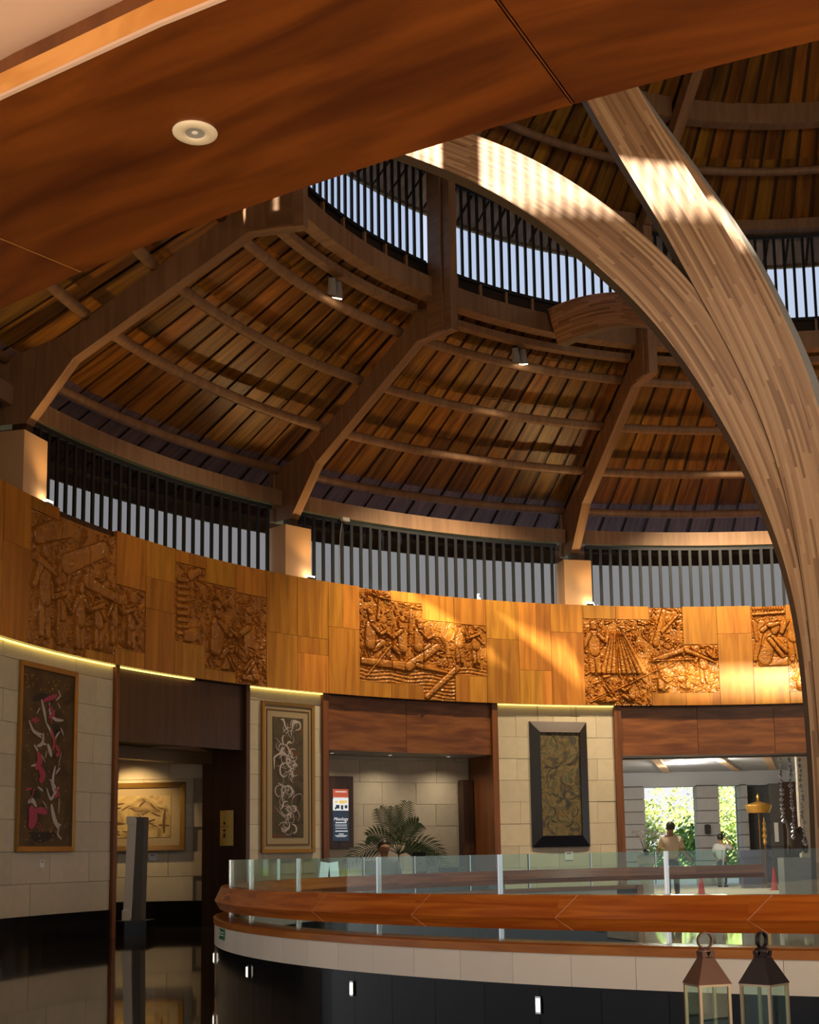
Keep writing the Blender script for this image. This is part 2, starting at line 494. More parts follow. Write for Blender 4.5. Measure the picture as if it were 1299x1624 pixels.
# reveals, headers and lintel panels
def arcobj(name, prof, a0, a1, mat, parent=None, n=None, smooth=False, **props):
    mb = MB(); mb.arc(prof, a0, a1, n or max(2, int(abs(a1 - a0) / 1.2)))
    return mb.build(name, mat, parent, AXIS if parent is None else (0, 0, 0), smooth=smooth, **props)
k = 0
for a0, a1, lab, mt_ in ((-66.9, -66.5, 'wooden edge of the stone wall beside the corridor doorway', 'trim'),
                    (-52.3, -51.9, 'dark wooden jamb between the corridor doorway and the swirl painting', 'darkwood'),
                    (-43.9, -43.3, 'wooden edge of the stone wall left of the palm niche', 'trim'),
                    (-25.8, -25.2, 'wooden edge of the stone wall right of the palm niche', 'trim'),
                    (-13.1, -12.4, 'wooden edge of the stone wall beside the bright lobby opening', 'trim')):
    k += 1
    arcobj('trim_%d' % k, [(12.04, 0), (12.04, Z_F0), (13.15, Z_F0), (13.15, 0)], a0, a1, mt_, kind='structure', label=lab)
# lintel panels, each board separate
for j, (lab, z0, edges, mt_) in enumerate((
        ('dark wooden lintel above the corridor doorway', 2.95, (-66.5, -52.3), 'darkwood'),
        ('brown wooden lintel above the palm niche', 3.05, (-43.3, -34.7, -25.8), 'lintel'),
        ('brown wooden lintel above the bright lobby opening', 3.05, (-12.4, -4.6, 2.9, 10.5, 18, 26), 'lintel'))):
    w = struct('trim_%d' % (6 + j), lab, AXIS)
    arcobj('lintel_core', [(12.16, z0 + .02), (12.16, Z_F0), (13.15, Z_F0), (13.15, z0 + .02)], edges[0], edges[-1], 'darkwood', w)
    for p, q in zip(edges, edges[1:]):
        h = (q - p) / 2 - .02
        mb = MB(); mb.arc([(12.12, z0), (12.12, Z_F0 - .01), (12.16, Z_F0 - .01), (12.16, z0)], -h, h, 6)
        mb.build('panel', mt_, w, (0, 0, 0), -rad((p + q) / 2))
# niche ceiling + corridor header and ceiling, dark side wall of the niche
arcobj('ceiling_niche', [(12.16, 3.05), (12.16, 3.07), (13.3, 3.07), (13.3, 3.05)], -45.5, -23.5, 'ceilgrey', kind='structure', label='grey ceiling strip of the palm niche')
arcobj('trim_9', [(12.9, 2.76), (12.9, 3.06), (13.1, 3.06), (13.1, 2.76)], -67, -51.8, 'golddark', kind='structure', label='brown header beam inside the corridor doorway')
mbx = MB(); mbx.box((-6.4, 22.9, 2.98), (4.0, 2.0, .04)); mbx.build('ceiling_corridor', 'plaster', kind='structure', label='low ceiling of the corridor')
arcobj('door_1', [(12.9, 0), (12.9, 2.60), (13.14, 2.60), (13.14, 0)], -26.9, -25.9, 'darkwood', kind='structure', label='narrow dark wooden door at the end of the palm niche')
mbx = MB(); mbx.box((-4.35, 23.52, 1.5), (.10, .55, 3.0)); mbx.build('wall_jamb', 'darkwood', kind='structure', label='dark side wall of the corridor doorway')
mbx = MB(); mbx.box((-8.45, 22.0, 1.5), (.10, 3.8, 3.0)); mbx.build('wall_end', 'stone', kind='structure', label='end wall of the corridor')
mbx = MB(); mbx.box((-7.4, 20.25, 1.5), (2.2, .10, 3.0)); mbx.build('wall_return', 'stone', kind='structure', label='return wall of the corridor')

# ------------------------------------------------------------------ frieze boards and carved reliefs
wf = struct('wall_frieze', 'broad band of warm wooden boards running round the rotunda', AXIS)
STEP, S0 = 3.43, -40.1
GA = .012
RELIEFS = {}
RELIEFS['farming'] = {-11: (4.06, 5.95), -10: (4.06, 6.02), -9: (4.20, 6.02), -8: (4.32, 5.30)}
RELIEFS['musicians'] = {-6: (4.62, 5.92), -5: (4.25, 5.70), -4: (4.06, 5.64)}
RELIEFS['boat'] = {0: (4.34, 6.11), 1: (4.34, 5.93), 2: (4.06, 5.62), 3: (4.58, 5.60)}
RELIEFS['cloth'] = {7: (4.06, 5.85), 8: (4.06, 5.85), 9: (4.32, 6.10), 10: (4.32, 5.33)}
RELIEFS['women'] = {12: (4.84, 6.11), 13: (4.31, 5.82), 14: (4.31, 5.82)}
cut = {}
for r in RELIEFS.values(): cut.update(r)
core = MB(); core.arc([(12.04, Z_F0), (12.04, Z_F1 - .01), (12.95, Z_F1 - .01), (12.95, Z_F0)], -110, 45, 80)
core.build('frieze_core', 'darkwood', wf)
hid = MB(); hid.arc([(12.0, Z_F0), (12.0, Z_F1), (12.95, Z_F1), (12.95, Z_F0)], 45, 250, 60)
hid.build('frieze_boards', 'frieze', wf)
for k in range(-20, 25):
    a0, a1 = S0 + STEP * k + GA, S0 + STEP * (k + 1) - GA
    spans = [(Z_F0, Z_F1)]
    if k in cut:
        lo, hi = cut[k]
        spans = [s for s in ((Z_F0, lo), (hi, Z_F1)) if s[1] - s[0] > .03]
    for lo, hi in spans:
        cuts = [lo]
        if hi - lo > 1.5: cuts += sorted(rnd.sample([4.75, 5.05, 5.3, 5.55, 5.35], rnd.choice((1, 1, 2))))
        elif hi - lo > .9: cuts += [lo + (hi - lo) * rnd.choice((.4, .55, .62))]
        cuts.append(hi)
        for p, q in zip(cuts, cuts[1:]):
            if q - p < .12: continue
            cs = [a0, a1] if rnd.random() < .62 else [a0, a0 + (a1 - a0) * rnd.choice((.45, .55, .7)), a1]
            for s, e in zip(cs, cs[1:]):
                h = (e - s) / 2 - .01; dr = rnd.uniform(0, .006)
                mb = MB(); mb.arc([(RW + dr, p + .003), (RW + dr, q - .003), (12.04, q - .003), (12.04, p + .003)], -h, h, 3)
                mb.build('board', 'frieze', wf, (0, 0, 0), -rad((s + e) / 2))

# height field of the carvings ------------------------------------------------
def caps(U_, Z_, H, x0, z0, x1, z1, r0, r1, amp, groove=.5):
    """raise a rounded limb from (x0,z0) to (x1,z1) with radii r0,r1, and cut its outline"""
    dx, dz = x1 - x0, z1 - z0
    L2 = dx * dx + dz * dz + 1e-9
    t = np.clip(((U_ - x0) * dx + (Z_ - z0) * dz) / L2, 0, 1)
    r = r0 + (r1 - r0) * t
    d = np.hypot(U_ - x0 - t * dx, Z_ - z0 - t * dz) / r
    ins = d < 1
    H[ins] = np.maximum(H[ins] * .35, amp * (.35 + .40 * np.sqrt(np.maximum(0, 1 - d[ins] ** 2))) + .22 * H[ins])
    ring = (d >= 1) & (d < 1 + .014 / r)
    H[ring] = H[ring] * (1 - groove) - .012 * groove
def figure(U_, Z_, H, x, z, s, pose, flip=1, amp=.05):
    f = flip
    C_ = lambda *a: caps(U_, Z_, H, *a)
    if pose == 'sit':
        C_(x, z + .02 * s, x + f * .30 * s, z + .10 * s, .085 * s, .07 * s, amp)
        C_(x + f * .30 * s, z + .10 * s, x + f * .10 * s, z - .05 * s, .06 * s, .05 * s, amp * .9)
        C_(x, z + .05 * s, x + f * .03 * s, z + .38 * s, .11 * s, .12 * s, amp)
        C_(x + f * .05 * s, z + .42 * s, x + f * .25 * s, z + .26 * s, .045 * s, .04 * s, amp * 1.1)
        C_(x + f * .25 * s, z + .26 * s, x + f * .40 * s, z + .34 * s, .038 * s, .03 * s, amp * 1.1)
        C_(x + f * .05 * s, z + .53 * s, x + f * .05 * s, z + .60 * s, .07 * s, .075 * s, amp * 1.15)
        C_(x + f * .03 * s, z + .66 * s, x + f * .00 * s, z + .68 * s, .06 * s, .05 * s, amp)
    elif pose == 'stand':
        C_(x - .05 * s, z, x - .05 * s, z + .42 * s, .05 * s, .08 * s, amp)
        C_(x + .08 * s, z, x + .05 * s, z + .42 * s, .05 * s, .08 * s, amp)
        C_(x, z + .42 * s, x, z + .74 * s, .11 * s, .125 * s, amp)
        C_(x - .10 * s, z + .76 * s, x - f * .22 * s, z + .52 * s, .045 * s, .04 * s, amp)
        C_(x + .10 * s, z + .76 * s, x + f * .26 * s, z + .62 * s, .045 * s, .04 * s, amp)
        C_(x + f * .26 * s, z + .62 * s, x + f * .30 * s, z + .84 * s, .04 * s, .03 * s, amp)
        C_(x, z + .92 * s, x, z + .99 * s, .065 * s, .07 * s, amp * 1.15)
    elif pose == 'kneel':
        C_(x, z, x + f * .42 * s, z, .10 * s, .07 * s, amp)
        C_(x + f * .02 * s, z + .06 * s, x + f * .16 * s, z + .42 * s, .12 * s, .10 * s, amp)
        C_(x + f * .18 * s, z + .44 * s, x + f * .42 * s, z + .18 * s, .045 * s, .04 * s, amp * 1.1)
        C_(x + f * .12 * s, z + .40 * s, x + f * .34 * s, z + .10 * s, .045 * s, .04 * s, amp * 1.1)
        C_(x + f * .22 * s, z + .56 * s, x + f * .24 * s, z + .62 * s, .065 * s, .075 * s, amp * 1.15)
        C_(x + f * .14 * s, z + .66 * s, x + f * .30 * s, z + .70 * s, .05 * s, .03 * s, amp)
def palmtree(U_, Z_, H, x, z, h, amp=.04):
    caps(U_, Z_, H, x, z, x + .04, z + h, .035, .025, amp)
    for a in np.linspace(-2.6, .0, 7):
        r = .26
        caps(U_, Z_, H, x + .04, z + h, x + .04 + r * math.cos(a) , z + h + r * .7 * math.sin(-a) - .03, .03, .012, amp)
def carve(kind, U_, Z_, u0):
    g = lambda fu, fz, o: np.vectorize(lambda a, b_: mnoise.noise((a * fu + o, b_ * fz, o * .7)))(U_, Z_)
    n1 = g(9, 9, 3 + u0); n2 = g(26, 26, 9 + u0)
    H = .006 * n1 + .004 * n2
    rl = random.Random(int(u0 * 10) + 500)
    z_lo, z_hi = 4.05, 6.12
    for _ in range(620):                                                    # leaves and tendrils of the background
        x = rl.uniform(-.05, 2.95); z = rl.uniform(z_lo, z_hi); a = rl.uniform(0, 6.28); ln = rl.uniform(.05, .16)
        if x < U_.min() - .2 or x > U_.max() + .2: continue
        caps(U_, Z_, H, x, z, x + ln * math.cos(a), z + ln * math.sin(a), rl.uniform(.012, .030), .006, rl.uniform(.012, .028))
    F = lambda *a: figure(U_, Z_, H, *a)
    K = lambda *a: caps(U_, Z_, H, *a)
    if kind == 'boat':
        low = Z_ < 4.75 + .02 * np.sin(U_ * 9)
        H[low] = (.006 * np.sin(Z_ * 90 + 2 * np.sin(U_ * 7)) + .004 * n2)[low]
        palmtree(U_, Z_, H, .42, 5.55, .42); palmtree(U_, Z_, H, 1.14, 5.35, .50)
        F(.22, 5.0, 1.0, 'sit', 1); F(.98, 4.98, .92, 'sit', -1); F(1.32, 5.03, .86, 'sit', 1); F(2.25, 4.85, .8, 'stand', 1); F(2.62, 4.85, .75, 'stand', -1)
        K(.05, 4.72, 1.1, 4.68, .06, .09, .045); K(1.1, 4.68, 1.75, 5.10, .09, .07, .05)
        K(.15, 4.45, .72, 5.08, .018, .018, .04); K(1.5, 4.12, 2.2, 4.72, .045, .06, .045)
        K(1.3, 4.72, 1.95, 4.62, .05, .03, .04)
    elif kind == 'cloth':
        for q in range(9):
            K(.62 + .03 * q, 5.55, .40 + .11 * q, 4.75, .02, .05, .045)
        F(.22, 4.75, 1.0, 'stand', 1); F(.32, 4.18, .7, 'kneel', 1); F(1.0, 4.2, .6, 'sit', -1)
        K(0.1, 4.12, 2.0, 5.0, .012, .012, .03)
        K(1.55, 5.35, 1.75, 6.02, .07, .05, .04); K(1.70, 5.6, 2.05, 5.95, .04, .02, .04); K(1.5, 5.0, 2.1, 5.2, .05, .05, .04)
        K(1.40, 4.98, 2.9, 5.05, .014, .014, .03); K(1.45, 4.62, 2.3, 4.72, .012, .012, .03)
        F(1.62, 4.40, .55, 'sit', 1); F(2.2, 4.42, .5, 'sit', -1); F(2.55, 4.55, .8, 'stand', 1)
        K(2.2, 5.2, 2.8, 4.95, .05, .02, .04)
    elif kind == 'women':
        H *= .45
        for q in range(12): K(.06 + .055 * q, 6.05, .06 + .055 * q, 6.11, .022, .022, .035)
        K(.05, 5.94, .68, 5.97, .03, .03, .035)
        K(.05, 5.0, .22, 5.75, .05, .07, .035); K(.22, 5.6, .52, 5.82, .05, .04, .035); K(.1, 5.4, .05, 5.8, .04, .03, .03)
        F(.22, 4.94, 1.15, 'kneel', 1); F(.86, 4.98, 1.1, 'stand', 1); F(.95, 4.42, .95, 'kneel', 1); F(1.5, 4.6, 1.0, 'stand', -1)
    elif kind == 'farming':
        F(.35, 4.25, 1.25, 'stand', 1, .06); F(.78, 4.2, .95, 'stand', -1, .06); F(1.25, 4.2, .9, 'stand', 1, .06); F(1.7, 4.25, .85, 'stand', -1, .06)
        F(2.1, 4.38, .75, 'stand', 1, .055); F(2.5, 4.38, .78, 'stand', -1, .055)
        K(.15, 5.6, .9, 5.9, .12, .16, .06); K(.9, 5.35, 1.8, 5.75, .15, .12, .06); K(1.4, 5.2, 2.2, 5.05, .1, .07, .055); K(.1, 5.3, .6, 5.15, .07, .05, .05)
    elif kind == 'musicians':
        for q in range(9): K(.06, 4.75 + .11 * q, .28, 4.77 + .11 * q, .035, .035, .035)
        K(.35, 5.75, .55, 5.85, .08, .05, .04)
        F(.95, 4.55, 1.2, 'sit', 1, .06); F(1.75, 4.55, 1.2, 'sit', -1, .06); F(1.15, 4.2, .7, 'kneel', 1, .05); F(1.9, 4.18, .7, 'kneel', -1, .05)
        K(.3, 4.72, .5, 4.80, .12, .1, .05); K(.95, 5.5, 1.2, 5.3, .03, .02, .05)
    H += .0035 * n2 - .003 * np.abs(g(40, 12, 31))                          # tool marks
    return np.clip(H * 1.4, -.016, .075)

RLAB = {'farming': 'large dark carved relief of crowded figures above the pink and white painting',
        'musicians': 'stepped carved relief of seated figures above the corridor doorway and swirl painting',
        'boat': 'carved relief of people with a boat and palm trees above the palm niche',
        'cloth': 'sunlit carved relief with pleated drapery above the black framed painting',
        'women': 'carved relief of kneeling women beside the laminated timber column'}
RES = .0135
for kind, cols_ in RELIEFS.items():
    root = thing('carved_relief', RLAB[kind], 'relief', AXIS, group='carved reliefs on the wooden frieze')
    kmin = min(cols_)
    for k, (lo, hi) in cols_.items():
        nu = int(math.radians(STEP) * RW / RES); nz = int((hi - lo) / RES)
        au = np.linspace(GA, STEP - GA, nu + 1); az = np.linspace(lo + .004, hi - .004, nz + 1)
        U_, Z_ = np.meshgrid(np.radians(au + STEP * (k - kmin)) * RW, az)
        H = carve(kind, U_, Z_, kmin * 1.7)
        edge = np.minimum(np.minimum(Z_ - Z_.min(), Z_.max() - Z_) / .02, 1)
        e2 = np.minimum(np.minimum(U_ - U_.min(), U_.max() - U_) / .006, 1)
        H = H * np.clip(edge, 0, 1) * np.clip(.4 + .6 * e2, 0, 1)
        A_ = np.radians(np.tile(au, (nz + 1, 1)) - STEP / 2)
        R_ = RW + .012 - H
        V = np.stack([R_ * np.sin(A_), R_ * np.cos(A_), Z_], -1).reshape(-1, 3)
        idx = np.arange((nu + 1) * (nz + 1)).reshape(nz + 1, nu + 1)
        # skirt back to the frieze core so the panel is a solid slab
        F_ = np.stack([idx[:-1, :-1], idx[1:, :-1], idx[1:, 1:], idx[:-1, 1:]], -1).reshape(-1, 4)
        border = np.concatenate([idx[0, :], idx[1:, -1], idx[-1, -2::-1], idx[-2:0:-1, 0]])
        B = V[border].copy()
        rr = np.hypot(B[:, 0], B[:, 1]); B[:, 0] *= 12.035 / rr; B[:, 1] *= 12.035 / rr
        nb = len(border); base = len(V)
        V = np.vstack([V, B])
        S_ = np.array([[border[i], border[(i + 1) % nb], base + (i + 1) % nb, base + i] for i in range(nb)])
        F_ = np.vstack([F_, S_])
        me = bpy.data.meshes.new('carved_panel')
        me.from_pydata(V.tolist(), [], F_.tolist())
        me.materials.append(MAT['relief'])
        me.update()
        link('carved_panel', me, root, (0, 0, 0), -rad(S0 + STEP * (k + .5)))

# warm strip light tucked under the frieze
ls = thing('strip_light', 'thin yellow light strip glowing along the underside of the wooden frieze', 'light', AXIS)
for a0, a1 in ((-106, -67), (-66.4, -58), (-52, -43.9), (-25.5, -12.6)):
    mb = MB(); mb.arc([(12.05, Z_F0 - .018), (12.05, Z_F0 - .002), (12.085, Z_F0 - .002), (12.085, Z_F0 - .018)], a0, a1, 16)
    mb.build('light_strip', 'ledyellow', ls)

# ------------------------------------------------------------------ clerestories
def clerestory(name, label, k, r, dr, z0, z1, n, w, a_pad, gmat, single):
    a0, a1 = RAFT[k] + a_pad, RAFT[k] + 30 - a_pad
    win = struct(name, label, AXIS)
    arcobj('top_rail', [(r, z1 - .07), (r, z1), (r + dr, z1), (r + dr, z1 - .07)], a0, a1, 'barframe', win, 12)
    arcobj('sill', [(r, z0 - .06), (r, z0), (r + dr, z0), (r + dr, z0 - .06)], a0, a1, 'barframe', win, 12)
    arcobj('glass', [(r + dr + .05, z0), (r + dr + .05, z1), (r + dr + .058, z1), (r + dr + .058, z0)], a0, a1, gmat, win, 12)
    step = (a1 - a0) / n
    bm_ = MB(); bm_.box((0, r + dr / 2, (z0 + z1) / 2), (w, dr, z1 - z0))
    me = bm_.mesh('bar', 'bar')
    if single:
        for i in range(n):
            link('bar', me, win, (0, 0, 0), -rad(a0 + step * (i + .5)))
    else:
        allb = MB()
        for i in range(n):
            t = -rad(a0 + step * (i + .5)); rot = Matrix.Rotation(t, 3, 'Z')
            allb.box(rot @ Vector((0, r + dr / 2, (z0 + z1) / 2)), (w, dr, z1 - z0), rot)
        allb.build('bars', 'bar', win, kind='stuff')
    return win
LOWLAB = {0: 'slatted window band above the carved reliefs at the end of the stone wall',
          1: 'slatted window band above the boat relief between two lit blocks',
          2: 'slatted window band above the drapery relief, cut off by the column'}
UPLAB = {0: 'slatted upper window band beside the ceiling edge, high over the corridor',
         1: 'slatted upper window band behind the long sweeping timber arm',
         2: 'slatted upper window band right of the timber arms, seen beyond them'}
for k in range(12):
    clerestory('window_%d' % (k + 1), LOWLAB.get(k, 'slatted lower window band out of the picture'), k, 12.50, .032, 6.17, 7.52, 27, .062, 1.5, 'glassgrey', k in (11, 0, 1, 2))
    clerestory('window_%d' % (k + 13), UPLAB.get(k, 'slatted upper window band out of the picture'), k, 8.60, .032, 11.0, 12.66, 24, .05, .8, 'glassclear', k in (11, 0, 1, 2))

# ------------------------------------------------------------------ roof: rafters, beams, purlins, planks
BAY = {11: 'beside the ceiling edge', 0: 'above the musicians relief', 1: 'above the boat relief', 2: 'above the drapery relief'}
RAFLAB = {0: 'bent timber rafter rising from the lit block at the end of the stone wall',
          1: 'bent timber rafter rising from the lit block between the two reliefs',
          2: 'bent timber rafter rising from the lit block over the black framed painting',
          3: 'timber rafter of the upper cone at the right edge, behind the column'}
raf = MB()
raf.plate([(12.26, 7.28), (11.54, 8.156), (8.88, 9.68), (8.22, 9.68), (8.22, 10.16), (8.95, 10.16), (9.08, 10.02), (11.74, 8.50), (12.78, 8.22), (12.78, 7.28)], .19)
raf_me = raf.mesh('web', 'beam')
stp = MB()
stp.plate([(12.72, 7.30), (12.72, 8.30), (12.84, 8.30), (12.84, 7.30)], .27)
stp_me = stp.mesh('back_post', 'beam')
jps = []
for (r0, z0, r1, z1) in ((11.54, 8.156, 11.74, 8.50), (8.88, 9.68, 9.03, 10.06)):
    jp = MB(); jp.box((0, (r0 + r1) / 2, (z0 + z1) / 2), (.215, .035, math.hypot(r1 - r0, z1 - z0) * .94), Matrix.Rotation(-math.atan2(r1 - r0, z1 - z0), 3, 'X'))
    jps.append(jp.mesh('joint_plate', 'beam'))
shoe = MB(); shoe.box((0, 12.38, 7.19), (.15, .22, .22)); shoe_me = shoe.mesh('foot', 'batten')
po = MB(); po.box((0, 8.16, 11.2), (.17, .15, 3.06)); po_me = po.mesh('post', 'beam')
po2 = MB(); po2.box((0, 8.42, 11.35), (.24, .30, 2.6)); po2_me = po2.mesh('post_backing', 'beam')
tie = MB(); tie.box((0, 8.42, 10.0), (.25, .36, .62)); tie_me = tie.mesh('tie_block', 'beam')
ur = MB(); ur.plate([(8.60, 12.46), (8.02, 12.50), (3.0, 16.30), (3.0, 16.60), (8.2, 12.74), (8.60, 12.70)], .18); ur_me = ur.mesh('upper_rafter', 'beam')
roof = struct('ceiling', 'plank lining of the lower conical roof', AXIS)
roof_up = struct('ceiling_cone', 'plank lining of the upper cone roof', AXIS)
for k in range(12):
    if k not in RAFLAB:           # rafters out of the picture belong to the ceiling
        for nm, me in (('rafter_web', raf_me), ('rafter_post', po_me), ('rafter_post', po2_me), ('rafter_tie', tie_me), ('upper_rafter', ur_me)):
            link(nm, me, roof, (0, 0, 0), -rad(RAFT[k]))
        continue
    lab = RAFLAB.get(k, 'bent timber rafter of the round roof out of the picture')
    t = thing('roof_rafter', lab, 'rafter', AXIS, -rad(RAFT[k]), group='bent rafters of the round roof')
    for nm, me in (('web', raf_me), ('back_post', stp_me), ('joint_plate', jps[0]), ('joint_plate', jps[1]), ('foot', shoe_me), ('post', po_me), ('post_backing', po2_me), ('tie_block', tie_me), ('upper_rafter', ur_me)):
        link(nm, me, t)

def board_z(r): return 8.47 + (12.62 - r) * .509
def up_z(r): return 12.78 + (8.6 - r) * .75
PUR = [(12.62, 8.27, .085), (11.36, 8.78, .085), (10.32, 9.38, .085), (9.30, 9.96, .085)]
ORD = ['lowest', 'second', 'third', 'topmost']
def ringarc(name, prof, k, mat, pad, label=None, cat=None, group=None, n=14, smooth=False):
    mb = MB(); mb.arc(prof, -15 + pad, 15 - pad, n)
    if k not in BAY:              # out of the picture: a part of the ceiling
        return mb.build(name, mat, roof, (0, 0, 0), -rad(RAFT[k] + 15), smooth=smooth)
    o = mb.build(name, mat, None, AXIS, -rad(RAFT[k] + 15), smooth=smooth)
    if label: tag(o, label, cat, group)
    return o
for k in range(12):
    vis = k in BAY
    where = BAY.get(k, 'out of the picture')
    for i, (r, z, q) in enumerate(PUR):
        prof = [(r + q * math.cos(a), z + q * math.sin(a)) for a in [2 * math.pi * j / 10 for j in range(10)]]
        ringarc('roof_purlin', prof, k, 'beam', .45, '%s round purlin in the lower roof bay %s' % (ORD[i], where), 'purlin', 'round purlins of the lower roof', smooth=True)
    ringarc('eave_beam', [(12.45, 7.54), (12.45, 7.83), (12.70, 7.83), (12.70, 7.54)], k, 'beam', .6, 'flat curved eave beam over the slatted window in the bay %s' % where, 'beam', 'curved eave beams')
    ringarc('ring_beam', [(R_RING, Z_RB), (R_RING, Z_RT), (8.72, Z_RT), (8.72, Z_RB)], k, 'beam', .4, 'deep curved ring beam under the upper windows in the bay %s' % where, 'beam', 'ring beams under the upper windows')
    q = .05
    ringarc('ledge_rail', [(8.86, 10.20), (8.86, 10.32), (9.02, 10.32), (9.02, 10.20)], k, 'beam', .5, 'narrow ledge rail behind the ring beam %s' % where, 'rail', 'ledge rails behind the ring beam')
    prof = [(7.51 + .075 * math.cos(a), 13.36 + .075 * math.sin(a)) for a in [2 * math.pi * j / 10 for j in range(10)]]
    ringarc('upper_purlin', prof, k, 'beam', .6, 'round purlin of the upper cone in the bay %s' % where, 'purlin', 'round purlins of the upper cone', smooth=True)
    ringarc('upper_ring_beam', [(6.70, 13.84), (6.70, 14.22), (6.92, 14.22), (6.92, 13.84)], k, 'beam', .7, 'flat curved beam high in the upper cone roof in the bay %s' % where, 'beam', 'ring beams of the upper cone')
    ringarc('upper_eave_beam', [(8.36, 12.66), (8.36, 12.86), (8.62, 12.86), (8.62, 12.66)], k, 'beam', .7, 'flat curved beam on top of the upper windows in the bay %s' % where, 'beam', 'beams over the upper windows')
    # little struts between ring beam and upper sill
    st = MB()
    for a in (-11, -7.4, -3.6, 0.2, 4, 7.6, 11):
        rot = Matrix.Rotation(-rad(a), 3, 'Z')
        st.box(rot @ Vector((0, 8.62, 10.81)), (.05, .05, .28), rot)
    st.build('sill_struts', 'beam', None, AXIS, -rad(RAFT[k] + 15), kind='structure', label='row of small struts under the upper window sill %s' % where)

bk = MB()
bk.arc([(8.80, 10.50), (8.80, 10.62), (14.05, board_z(14.05) + .18), (14.05, board_z(14.05) + .10)], 0, 360, 96, caps=False)
bk.arc([(8.665, 10.40), (8.665, 11.02), (8.70, 11.02), (8.70, 10.40)], 0, 360, 96, caps=False)
bk.build('roof_backing', 'roofback', roof)
bk = MB(); bk.arc([(14.05, 7.46), (14.05, board_z(14.05) + .18), (14.11, board_z(14.05) + .18), (14.11, 7.46)], 0, 360, 96, caps=False); bk.build('eave_fascia', 'eavepale', roof)
bk = MB()
bk.arc([(9.22, up_z(9.22) + .08), (9.22, up_z(9.22) + .16), (.05, up_z(.05) + .16), (.05, up_z(.05) + .08)], 0, 360, 96, caps=False)
bk.build('roof_backing', 'roofback', roof_up)
bk = MB(); bk.arc([(9.20, up_z(9.20) - .06), (9.20, up_z(9.20) + .2), (9.26, up_z(9.20) + .2), (9.26, up_z(9.20) - .06)], 0, 360, 96, caps=False); bk.build('eave_fascia', 'beam', roof_up)
bk = MB(); bk.arc([(9.28, up_z(9.28) + .19), (9.28, up_z(9.28) + .22), (.02, up_z(.05) + .22), (.02, up_z(.05) + .19)], 0, 360, 96, caps=False); bk.build('roof_covering', 'shingle', roof_up)
bk = MB(); bk.arc([(8.74, 10.66), (8.74, 10.70), (14.13, board_z(14.13) + .24), (14.13, board_z(14.13) + .20)], 0, 360, 96, caps=False); bk.build('roof_covering', 'shingle', roof)

def plank_rows(parent, rows, zf, per, mats, thick, seen):
    for (ro, ri), mt_ in zip(rows, mats):
        st = 30 / per
        h = st / 2 - math.degrees(.026 / ((ro + ri) / 2))
        def one(mb, da, dz, h0, h1):
            A = rad
            def P(r, a, z): return (r * math.sin(A(a)), r * math.cos(A(a)), z)
            for sgn, zo in ((0, 0), (1, thick)):
                p = [P(ro, da - h0, zf(ro) + dz + zo), P(ro, da + h0, zf(ro) + dz + zo), P(ri, da + h1, zf(ri) + dz + zo), P(ri, da - h1, zf(ri) + dz + zo)]
                if sgn: top = p
                else: bot = p
            wv = 2 * rad(h0) * ro; lv = math.hypot(ro - ri, zf(ri) - zf(ro))
            uv = [(0, 0), (wv, 0), (wv, lv), (0, lv)]
            mb.face(bot[::-1], uv[::-1]); mb.face(top, uv)
            for i in range(4):
                j = (i + 1) % 4
                mb.face([bot[i], bot[j], top[j], top[i]], uv)
        variants = []
        for v in range(5):
            mb = MB()
            fac = 1.0 if v < 3 else .93
            one(mb, 0, (0, .006, .012, .004, .016)[v], h * fac, (st / 2 - math.degrees(.026 / ri)) * fac)
            variants.append(mb.mesh('plank', mt_))
        rest = MB()
        for k in range(12):
            for i in range(per):
                a = RAFT[k] + st * (i + .5)
                if k in seen:
                    link('plank', rnd.choice(variants), parent, (0, 0, 0), -rad(a))
                else:
                    one(rest, a, 0, h, st / 2 - math.degrees(.026 / ri))
        rest.build('planks', mt_, parent, kind='stuff')
        # dark battens riding above the joints
        bt = MB()
        for k in range(12):
            for i in range(per + 1):
                a = rad(RAFT[k] + st * i)
                dv = Vector((math.sin(a), math.cos(a), 0)); sv = Vector((math.cos(a), -math.sin(a), 0)) * .035
                p0 = dv * ro + Vector((0, 0, zf(ro) + .045)); p1 = dv * ri + Vector((0, 0, zf(ri) + .045))
                L_ = (p1 - p0).length
                bt.face([p0 - sv, p0 + sv, p1 + sv, p1 - sv], [(0, 0), (.07, 0), (.07, L_), (0, L_)])
        bt.build('joint_battens', 'batten', parent, kind='stuff')
plank_rows(roof, [(14.04, 12.62), (12.62, 11.36), (11.36, 10.32), (10.32, 9.30), (9.30, 8.80)], board_z, 14, ['eaveplank', 'plank', 'plank', 'plank', 'plank'], .025, (0, 1, 2, 11))
plank_rows(roof_up, [(9.20, 8.62), (8.62, 7.51), (7.51, 6.80), (6.80, 5.4), (5.4, 3.2)], up_z, 12, ['eavepale'] + ['plank'] * 4, .025, (1, 2))

# junction box with its cable on the eave beam
jb = thing('junction_box', 'small white junction box with a hanging cable on the eave beam', 'junction box', AXIS, -rad(-40.15))
mb = MB(); mb.box((0, 12.40, 7.50), (.16, .08, .07)); mb.build('box', 'white', jb)
mb = MB(); mb.tube([(-.05, 12.42, 7.46), (-.09, 12.44, 7.2), (-.10, 12.46, 6.7), (-.09, 12.46, 6.2)], .008, 6); mb.build('cable', 'stonegrey', jb)

